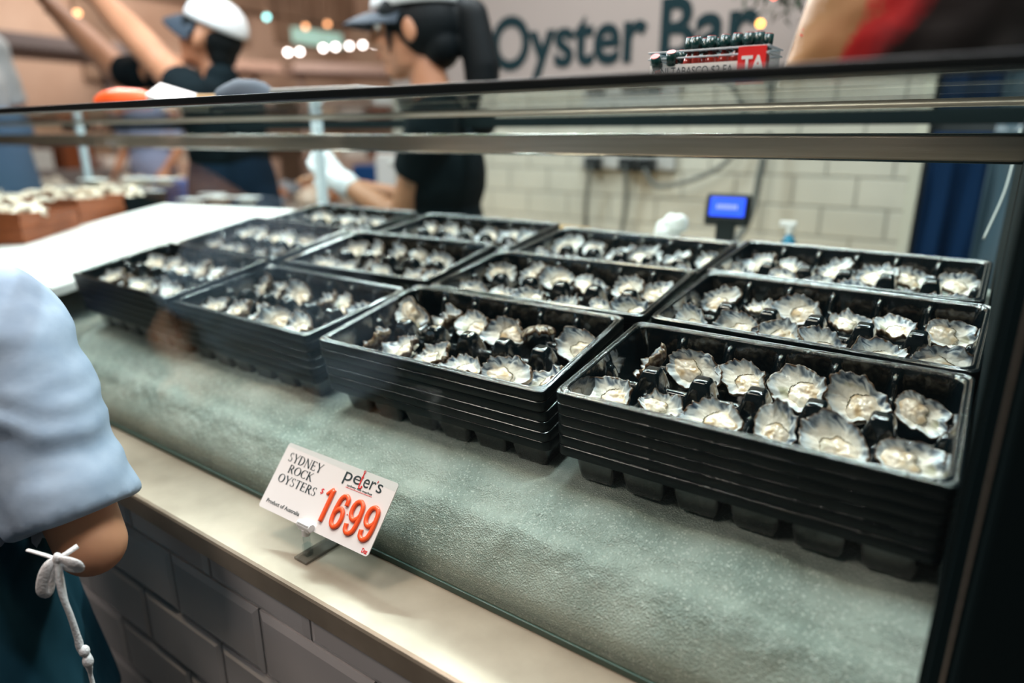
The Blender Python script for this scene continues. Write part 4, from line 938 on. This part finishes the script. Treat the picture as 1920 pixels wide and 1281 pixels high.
body += [(SL2, .05, c_(-.95, -.26, -.13), .038), (c_(-.95, -.26, -.13), .038, c_(-.84, -.23, -.17), .027)] + hand_segs(c_(-.84, -.23, -.17), (.8, .2, 0), (0, 0, 1), .95, .5)
for s_ in (-1, 1): body += [(PV+V(s_*.085, .01, -.04), .09, c_(-.66+s_*.09, -.44, -.56), .058), (c_(-.66+s_*.09, -.44, -.56), .056, c_(-.66+s_*.09, -.47, -.87), .036), (c_(-.66+s_*.09, -.48, -.90), .034, c_(-.66+s_*.10, -.36, -.92), .027)]
blob('body', body, .0065, M_['skin'], cu, 5); eyes(P3, .98, cu)
blob('hair', [('e', P3(-.020, 0, .045), (.103, .088, .095), R33), ('e', P3(-.06, 0, -.02), (.055, .075, .075), R33), ('e', P3(.03, .068, .03), (.04, .018, .045), R33), ('e', P3(.03, -.068, .03), (.04, .018, .045), R33)], .007, M_['hair'], cu, 3)
def fold(c):
    # diagonal creases: across the sleeve and hanging on the body
    a = c.z*30+c.x*9; return .008*noise.noise(Vector((c.x*8+c.z*5, c.y*8, c.z*20)))+.0032*noise.noise(Vector((c.x*20, c.y*20, c.z*46)))+.0042*max(0, math.sin(c.z*46+c.x*18+3.5*noise.noise(c*7)))**4
HMc = c_(-.4390, -.2895, -.152)      # sleeve hem centre
top_segs = [(SH+V(.0, 0, .0), .066, c_(-.503, -.284, -.018), .059), ('f', c_(-.540, -.284, .03), .060, c_(-.469, -.287, -.085), .0590), ('f', c_(-.474, -.287, -.078), .058, HMc, .0670),
    (SL2, .068, SH, .066), (CH, .150, c_(-.67, -.42, -.20), .150), ('f', CH, .145, c_(-.640, -.43, -.20), .165), (NK+V(0, -.01, -.05), .085, CH, .13), ('f', SL2, .066, c_(-.93, -.29, -.08), .064)]
blob('top', top_segs, .006, M_['blue'], cu, 9, wr=fold)
blob('trousers', [s2 for s_ in (-1, 1) for s2 in ((PV+V(s_*.085, .01, -.06), .105, c_(-.66+s_*.09, -.44, -.56), .075), (c_(-.66+s_*.09, -.44, -.56), .075, c_(-.66+s_*.09, -.47, -.84), .06))], .012, M_['trouser'], cu, 4)
blob('shoes', [(c_(-.66+s_*.09, -.49, -.905), .042, c_(-.66+s_*.10, -.35, -.918), .03) for s_ in (-1, 1)], .008, M_['blacktrim'], cu, 3)
blob('skirt', [('f', c_(-.640, -.43, -.185), .158, c_(-.620, -.43, -.52), .205)], .008, pbr('shaded_blue_cloth', (.006, .035, .055), .9, c2=(.02, .07, .10), scale=5, bump=.8, bscale=10, spec=.1), cu, 5, wr=lambda c: .012*noise.noise(Vector((c.x*16, c.y*16, c.z*3)))+.006*noise.noise(Vector((c.x*38, c.y*38, c.z*5))))  # added skirt: its dark colour stands for the top's lower part in shade
mR = M_['ribbon']
bm = bmesh.new(); tube(bm, [c_(-0.3863, -0.3565, -0.1413), c_(-0.3628, -0.3521, -0.1394), c_(-0.3463, -0.3471, -0.1404)], .0022, 8, n=6, flat=.7); tube(bm, [c_(-0.3363, -0.3303, -0.1315), c_(-0.3377, -0.3388, -0.1345), c_(-0.3429, -0.3469, -0.1392)], .0030, 8, n=6, flat=.7); obj('sleeve_tie', bm, mR, cu, True)
bm = bmesh.new(); ball(bm, c_(-0.3408, -0.3475, -0.1380), (.0042, .0042, .0065), seg=12); obj('bow_knot', bm, mR, cu, True)
bm = bmesh.new(); tube(bm, [c_(-0.3390, -0.3472, -0.1374), c_(-0.3271, -0.3450, -0.1368), c_(-0.3207, -0.3396, -0.1414), c_(-0.3259, -0.3388, -0.1464), c_(-0.3367, -0.3429, -0.1473), c_(-0.3415, -0.3471, -0.1426)], [.003, .0062, .0068, .006, .004], 8, n=8, flat=.35, nrm=(.6, -.8, 0)); obj('bow_loop', bm, mR, cu, True)
bm = bmesh.new(); tube(bm, [c_(-0.3417, -0.3481, -0.1380), c_(-0.3429, -0.3557, -0.1424), c_(-0.3479, -0.3612, -0.1579), c_(-0.3512, -0.3624, -0.1719), c_(-0.3508, -0.3577, -0.1703), c_(-0.3494, -0.3522, -0.1549), c_(-0.3432, -0.3483, -0.1426)], [.003, .0055, .0062, .0055, .004], 8, n=8, flat=.35, nrm=(.6, -.8, 0)); obj('bow_loop', bm, mR, cu, True)
bm = bmesh.new(); tube(bm, [c_(-0.3407, -0.3477, -0.1389), c_(-0.3381, -0.3502, -0.1573), c_(-0.3356, -0.3512, -0.1781), c_(-0.3346, -0.3492, -0.2023), c_(-0.3348, -0.3478, -0.2255), c_(-0.3337, -0.3474, -0.2401), c_(-0.3314, -0.3447, -0.2474), c_(-0.3310, -0.3448, -0.2588), c_(-0.3333, -0.3444, -0.2737), c_(-0.3325, -0.3445, -0.2960), c_(-0.3357, -0.3449, -0.3252)], [.0034, .0042, .0040, .0042, .0048, .0036, .0055, .0030, .0026, .0024], 8, n=8, flat=.7)
ball(bm, c_(-0.3308, -0.3459, -0.2416), (.0055, .005, .0062), seg=12); ball(bm, c_(-0.3291, -0.3453, -0.2535), (.0055, .005, .0075), seg=12)
obj('hanging_tie_end', bm, mR, cu, True)

# ------------------------------------------------------------------ seafood laid out at the left of the case
def at(x, y, z=0): return Vector((x, y*math.cos(SL)-z*math.sin(SL), y*math.sin(SL)+z*math.cos(SL)))
bm = bmesh.new(); box(bm, -.29, .27, -.06, .60, -.020, 0, .004); o = obj('white_cover_board', bm, M_['foam']); o.matrix_world = Matrix.Translation((-1.40, 0, -.028)) @ TR @ Matrix.Rotation(R(7), 4, 'Z'); tag(o, 'bright white board lying on the ice left of the oyster trays', 'board')
def wrap(name, c, r, mat, label, cat, group=None, sd=0):
    bm = bmesh.new(); ball(bm, (0, 0, 0), r, seg=28)
    for v in bm.verts: v.co *= 1+.28*noise.noise(v.co*28+Vector((sd, 0, 0)))
    o = obj(name, bm, mat, None, True); o.location = c; return tag(o, label, cat, group)
wrap('blue_plastic_bag', (-1.255, -.030, -.060), (.105, .034, .040), M_['bluebag'], 'crumpled bright blue plastic bag against the left end of the trays', 'bag')
wrap('blue_plastic_bag', (-1.235, -.032, -.125), (.125, .030, .035), M_['bluebag'], 'flattened blue plastic bag lying lower on the ice', 'bag', sd=5)
def prawn_mesh(sd=0):
    bm = bmesh.new(); pts = [(.028*math.cos(a), .022*math.sin(a), 0) for a in [R(-60+44*i) for i in range(6)]]
    tube(bm, pts, [.002, .006, .008, .009, .009, .006, .003], 10, n=4)
    for k in range(3): tube(bm, [pts[0], (pts[0][0]+.006, pts[0][1]-.010, .003*(k-1))], .002, 6, n=2, flat=.4)
    return bm
pr0 = obj('prawn', prawn_mesh(), M_['prawn'], None, True); first = True
rp_ = random.Random(11)
for i in range(5):
    o = pr0 if first else pr0.copy(); 
    if not first: col.objects.link(o)
    first = False; o.location = (-1.33+i*.045, -.034+.006*(i % 2), -.086+.008*(i % 3)); o.rotation_euler = (R(60), 0, rp_.uniform(0, 6)); tag(o, 'pale prawn lying on the blue bag, %s from the left' % ['first', 'second', 'third', 'fourth', 'fifth'][i], 'prawn', 'prawns on the blue bag')
def crate(loc, rz, sx, sy, sz, mat, label, group):
    e = empty('seafood_crate', loc, rz, label, 'crate', group); e.rotation_euler.x = 0
    bm = bmesh.new(); n = 4
    for k in range(n):
        z0 = sz*k/n; z1 = sz*(k+1)/n-.004
        for b_ in ((-sx/2, sx/2, -sy/2, -sy/2+.006), (-sx/2, sx/2, sy/2-.006, sy/2), (-sx/2, -sx/2+.006, -sy/2+.0061, sy/2-.0061), (sx/2-.006, sx/2, -sy/2+.0061, sy/2-.0061)): box(bm, *b_, z0, z1+.0045, .0008)
        for b_ in ((-sx/2-.003, sx/2+.003, -sy/2-.003, -sy/2+.003), (-sx/2-.003, sx/2+.003, sy/2-.003, sy/2+.003), (-sx/2-.003, -sx/2+.003, -sy/2, sy/2), (sx/2-.003, sx/2+.003, -sy/2, sy/2)): box(bm, *b_, z1-.004, z1, .0008)
    box(bm, -sx/2, sx/2, -sy/2, sy/2, 0, .004); obj('slatted_walls', bm, mat, e)
    BX('rim', -sx/2-.006, sx/2+.006, -sy/2-.006, -sy/2+.002, sz-.004, sz+.004, mat, e); BX('rim', -sx/2-.006, sx/2+.006, sy/2-.002, sy/2+.006, sz-.004, sz+.004, mat, e)
    return e
CR = [((-1.79, .150, -.062), R(24), .26, .18, .125, 'brown', 'brown slatted crate nearest the front glass'), ((-1.87, .325, -.045), R(24), .24, .17, .125, 'brown', 'brown slatted crate behind the nearest one'),
      ((-2.07, .235, -.060), R(20), .24, .20, .125, 'brown', 'brown slatted crate at the far left edge'), ((-1.98, .51, -.025), R(20), .26, .17, .095, 'darksteel', 'black slatted crate behind the brown crates')]
for loc_, rz_, sx, sy, sz, mt_, lb in CR: crate(loc_, rz_, sx, sy, sz, M_[mt_], lb, 'slatted seafood crates')
# prawns heaped in the crates and clear tubs beside them
n_ = 0
for ci, (loc_, rz_, sx, sy, sz, mt_, lb) in enumerate(CR):
    for i in range(16):
        o = pr0.copy(); col.objects.link(o); a = rp_.uniform(-.42, .42)*sx; b_ = rp_.uniform(-.40, .40)*sy
        o.location = Vector(loc_)+Vector((a*math.cos(rz_)-b_*math.sin(rz_), a*math.sin(rz_)+b_*math.cos(rz_), sz+.001+rp_.uniform(-.008, .008))); o.rotation_euler = (rp_.uniform(-.6, .6), rp_.uniform(-.6, .6), rp_.uniform(0, 6)); o.scale = (1.25,)*3
        tag(o, 'pale prawn heaped in the %s' % lb, 'prawn', 'prawns heaped in the %s' % lb)
tubp = None
tubs = [(-2.02, .62, .085), (-1.94, .66, .085), (-2.08, .50, .085), (-1.86, .80, .02), (-1.76, .84, .02), (-1.96, .76, .01), (-1.99, .86, .02), (-2.16, .72, .03), (-2.30, .45, .03), (-2.42, .60, .02), (-2.34, .74, .03), (-2.52, .42, .02), (-2.60, .62, .03)]
for i, (x, y, z) in enumerate(tubs):
    if tubp is None:
        tubp = empty('seafood_tub'); BX('tub', -.040, .040, -.028, .028, 0, .026, M_['clear'], tubp, .004); BX('lid', -.042, .042, -.030, .030, .026, .030, M_['white'], tubp, .002)
        bm = bmesh.new(); ball(bm, (0, 0, .013), (.036, .025, .010)); 
        for v in bm.verts: v.co += Vector((0, 0, .003*noise.noise(v.co*70)))
        obj('contents', bm, M_['prawn'], tubp, True); tkk = kids(tubp); o = tubp
    else: o = copy_tree(tubp, tkk)
    o.location = (x, y, z); o.rotation_euler = (0, 0, R(20+random.uniform(-25, 25)))
    tag(o, 'clear white-lidded tub at the case back, %s from the oyster trays' % ['nearest', 'second', 'third', 'fourth', 'fifth', 'sixth', 'seventh', 'eighth', 'ninth', 'tenth', 'eleventh', 'twelfth', 'farthest'][[5, 2, 7, 1, 0, 4, 3, 6, 8, 9, 10, 11, 12][i]], 'tub', 'clear seafood tubs at the left back')
# dark base tray under them
o = BX('dark_display_tray', -2.95, -1.78, .40, .90, -.045, -.025, M_['darksteel'], None, .004); tag(o, 'dark display tray under the clear tubs at the left back', 'tray')
o = BX('dark_display_tray', -3.1, -1.72, -.05, .38, -.085, -.066, pbr('grey_display_tray', (.12, .13, .13), .3, .5), None, .004); tag(o, 'grey metal tray under the brown crates', 'tray')

# second stall behind the workers
s2 = empty('market_counter', (-4.2, 2.3, FZ), R(12), 'dark market counter far behind with heaps of pale seafood on top', 'counter')
BX('counter_body', -1.5, 1.4, -.4, .4, 0, .74, M_['darksteel'], s2, .01); BX('counter_top', -1.52, 1.42, -.42, .42, .74, .77, M_['steel'], s2, .005)
hp = None; hr = random.Random(5)
for i in range(46):
    lx = hr.uniform(-1.4, 1.3); ly = hr.uniform(-.36, .3)
    if hp is None:
        bm = bmesh.new(); ball(bm, (0, 0, .05), (.10, .075, .05), seg=22)
        for v in bm.verts: v.co *= 1+.35*noise.noise(v.co*22)
        hp = obj('shellfish', bm, M_['prawn'], None, True); o = hp; hme = [hp.data]
        for c in ((.75, .70, .62), (.42, .17, .08), (.22, .25, .30), (.80, .80, .80)):
            m2 = hp.data.copy(); m2.materials.clear(); m2.materials.append(pbr('heap_tone', c, .35)); hme.append(m2)
    else: o = hp.copy(); col.objects.link(o)
    o.data = hme[hr.randrange(5)]
    ca, sa = math.cos(R(12)), math.sin(R(12)); o.location = (-4.2+lx*ca-ly*sa, 2.3+lx*sa+ly*ca, FZ+.765); o.rotation_euler.z = hr.uniform(0, 6); s_ = hr.uniform(.7, 1.3); o.scale = (s_, s_, s_)
    tag(o, 'blurred shellfish lying in a heap on the far dark market counter', 'shellfish', 'shellfish on the far market counter')
o = BX('blue_cool_box', -3.75, -3.45, 1.55, 1.8, FZ, -.0, pbr('blue_box', (.01, .12, .45), .4), None, .02); tag(o, 'tall blue cool box behind the brown crates', 'cool box')
o = BX('blue_cool_box', -2.75, -2.55, 2.2, 2.4, FZ, .09, pbr('blue_box2', (.01, .06, .2), .4), None, .02); tag(o, 'dark blue cool box between the two workers', 'cool box')
o = BX('white_cool_box', -2.45, -2.2, 2.1, 2.35, FZ, .16, M_['white'], None, .02); tag(o, 'white box between the two workers behind the rear post', 'box')

# hall lamps far behind
LW = emis('white_lamp_glow', (1, .90, .86), 14); LO = emis('amber_lamp_glow', (1, .45, .2), 4); LT = emis('teal_lamp_glow', (.35, .95, .95), 5); LB = emis('bluewhite_lamp_glow', (.45, .7, 1), 9)
lamps = [(-7, 2.763, 1.084, LW), (-7, 2.933, 1.091, LW), (-7, 3.108, 1.088, LW), (-7, 3.281, 1.095, LW), (-7, 5.107, 1.218, LW), (-7, 5.283, 1.24, LW), (-7, 5.655, 1.317, LW), (-7, 5.858, 1.349, LW), (-7, 6.096, 1.384, LW), (-7, 6.334, 1.42, LW), (-7, 6.551, 1.455, LW),
    (-7, 2.762, 1.346, LO), (-7, 2.585, 1.368, LO), (-7, 2.632, 1.307, LB), (-7, 4.851, 1.576, LT), (-7, 5.404, 1.537, LO), (-7, 5.753, 1.608, LO)]
for i, (x, y, z, m) in enumerate(lamps):
    e = empty('hanging_lamp', (x, y, z), 0)
    bm = bmesh.new(); ball(bm, (0, 0, 0), .028, seg=12); obj('bulb', bm, m, e, True)
    bm = bmesh.new(); cyl(bm, (0, 0, .02), (0, 0, .06), .022, .012, 12); cyl(bm, (0, 0, .06), (0, 0, 3.2-z), .003, .003, 6); obj('cord_and_socket', bm, M_['brownwall'], e)
    if i < 4: lb = 'white hanging lamp in the row of four left of the capped worker, %s from left' % ['first', 'second', 'third', 'fourth'][i]
    elif i < 11: lb = 'white hanging lamp in the row between the two workers, %s from left' % ['first', 'second', 'third', 'fourth', 'fifth', 'sixth', 'seventh'][i-4]
    else: lb = ['amber lamp glowing right of the blue-white lamp at upper left', 'amber lamp glowing at upper left above the blue-white lamp', 'blue-white lamp glowing at the upper left of the hall', 'teal lamp glowing right of the pale cap', 'left of two amber lamps between the workers', 'right of two amber lamps between the workers'][i-11]
    tag(e, lb, 'lamp', 'hanging hall lamps')
# stalls in the hall
def stall(loc, rz, w_, h_, c, label, name='market_stall', cat='stall'):
    e = empty(name, loc, rz, label, cat); mt = pbr(name+'_paint', c, .6)
    BX('counter', -w_/2, w_/2, -.4, .4, 0, .9, mt, e, .02); BX('canopy', -w_/2-.1, w_/2+.1, -.5, .5, h_, h_+.12, mt, e, .02)
    for x in (-w_/2+.04, w_/2-.04): BX('support', x-.03, x+.03, -.03, .03, .9, h_, mt, e, .01)
    for k in range(4): BX('goods', -w_/2+.15+k*w_/4.4, -w_/2+.15+(k+.75)*w_/4.4, -.3, .2, .9, 1.0+.08*(k % 3), M_[('prawn', 'white', 'brown', 'foam')[k]], e, .02)
    return e
stall((-7.9, 4.4, FZ), R(80), 1.6, 1.95, (.50, .34, .28), 'pinkish market stall in the hall between the two workers')
stall((-7.4, 6.6, FZ), R(60), 1.7, 2.0, (.55, .42, .38), 'pale market stall in the hall behind the worker face')
stall((-7.0, 2.2, FZ), R(95), 1.6, 1.9, (.26, .22, .22), 'grey market stall in the hall behind the raised arms')
e = empty('hall_sign', (-8.935, 7.17, .50), R(90), 'pale teal lit sign above the hall lamps between the workers', 'sign'); BX('lit_panel', -.5, .5, -.04, .0, 0, .22, emis('teal_panel_glow', (.45, .75, .66), .55), e, .01); BX('frame', -.54, .54, .0, .05, -.03, .25, M_['brownwall'], e, .01)
e.location.z = 1.62
gl_ = empty('string_lights', (-6.6, 6.35, 1.35), 0, 'amber string lights hanging beside the worker face', 'string lights')
for k in range(14):
    bm = bmesh.new(); ball(bm, (.03*math.sin(k*2.1), .10*math.sin(k*1.7), .05*k-.1), .014, seg=8); obj('bulb', bm, AL, gl_, True)
# other people in the hall
def figure(loc, yaw, top, low, label, h=1.7, sk=None, hood=False):
    e = empty('person', loc, 0, label, 'person'); k = h/1.7; f = frame((0, 0, 0), (math.cos(yaw), math.sin(yaw), 0)); Rz = Matrix.Rotation(yaw, 4, 'Z')
    hs, P, Mh, R3 = head_segs(f(.02, 0, 1.58*k), yaw, R(6), k); sk = sk or M_['skin']
    SH_ = [f(0, s_*.18, 1.40*k) for s_ in (-1, 1)]; EL_ = [f(-.02, s_*.23, 1.10*k) for s_ in (-1, 1)]; WR_ = [f(.16, s_*.20, .96*k) for s_ in (-1, 1)]
    b = hs+[(f(0, 0, 1.38*k), .06, f(.01, 0, 1.50*k), .052), ('e', f(0, 0, 1.22*k), (.115, .17, .20), Rz), ('e', f(0, 0, .98*k), (.11, .155, .18), Rz), (SH_[0], .06, SH_[1], .06)]
    for i, s_ in enumerate((-1, 1)): b += [(SH_[i], .05, EL_[i], .04), (EL_[i], .04, WR_[i], .027)]+hand_segs(WR_[i], f(.7, 0, -.5), f(.3, s_*.6, .6), k, .5)+[(f(0, s_*.09, .90*k), .09, f(.02, s_*.09, .48*k), .06), (f(.02, s_*.09, .48*k), .058, f(-.02, s_*.09, .09), .038), (f(-.03, s_*.09, .05), .036, f(.11, s_*.10, .03), .028)]
    blob('body', b, .009, sk, e, 4); eyes(P, k, e)
    blob('hair', [('e', P(-.030, 0, .035), (.092, .084, .085), R3), ('e', P(-.06, 0, -.02), (.045, .062, .06), R3)], .01, M_['hair'], e, 3)
    blob('top', [('e', f(0, 0, 1.22*k), (.135, .19, .21), Rz), ('e', f(0, 0, .98*k), (.14, .185, .22), Rz), (SH_[0], .072, SH_[1], .072)]+[('f', SH_[i], .07, EL_[i].lerp(SH_[i], .25), .062) for i in (0, 1)]+[(f(0, 0, 1.42*k), .068, f(0, 0, 1.45*k), .062)], .010, top, e, 5, wr=lambda c: .008*noise.noise(c*10))
    blob('trousers', [x for s_ in (-1, 1) for x in ((f(0, s_*.09, .90*k), .10, f(.02, s_*.09, .48*k), .075), (f(.02, s_*.09, .48*k), .075, f(-.02, s_*.09, .10), .056))], .012, low, e, 4)
    blob('shoes', [(f(-.03, s_*.09, .045), .045, f(.12, s_*.10, .035), .035) for s_ in (-1, 1)], .01, M_['blacktrim'], e, 3)
    return e
p4 = figure((-3.72, .72, FZ), R(200), pbr('white_grey_coat', (.50, .54, .56), .8), pbr('blue_coat_low', (.08, .16, .30), .8), 'person in a pale grey coat with blue skirt at the far left edge', 1.95)
blob('blue_skirt', [('e', Vector((0, 0, 1.22)), (.19, .25, .14)), ('f', Vector((0, 0, .7)), .26, Vector((0, 0, 1.25)), .20)], .014, pbr('blue_skirt_cloth', (.12, .22, .38), .8), p4, 5)
p5 = figure((-5.25, 2.35, FZ), R(-60), pbr('lilac_shirt', (.30, .38, .62), .8), M_['trouser'], 'blurred person in a lilac blue shirt standing in the hall', 1.68)

# pieces that sit on a part of a thing become that part's own children
for o in list(bpy.data.objects):
    p = o.parent
    if not p: continue
    sib = {c.name.split('.')[0]: c for c in p.children}
    n = o.name.split('.')[0]
    up = None
    if p is ps and n not in ('card', 'clip', 'stem', 'stem_socket', 'stand_base'): up = sib.get('card')
    elif n == 'iris':
        ey = [c for c in p.children if c.name.split('.')[0] == 'eye']
        if ey:
            ctr = lambda q: sum((v.co for v in q.data.vertices), Vector())/len(q.data.vertices)
            up = min(ey, key=lambda q: (ctr(q)-ctr(o)).length)
    elif n == 'cap_button': up = sib.get('cap_crown')
    elif n == 'screen_digit': up = sib.get('screen')
    elif n == 'key': up = sib.get('keypad')
    elif n == 'red_label_lettering': up = sib.get('red_label')
    elif n == 'label_lettering': up = sib.get('price_label')
    elif n == 'sign_lettering': up = sib.get('sign_board')
    elif n in ('bow_knot', 'bow_loop', 'hanging_tie_end'): up = sib.get('sleeve_tie')
    elif n == 'tan_patch': up = sib.get('crown')
    if up and up is not o: o.parent = up
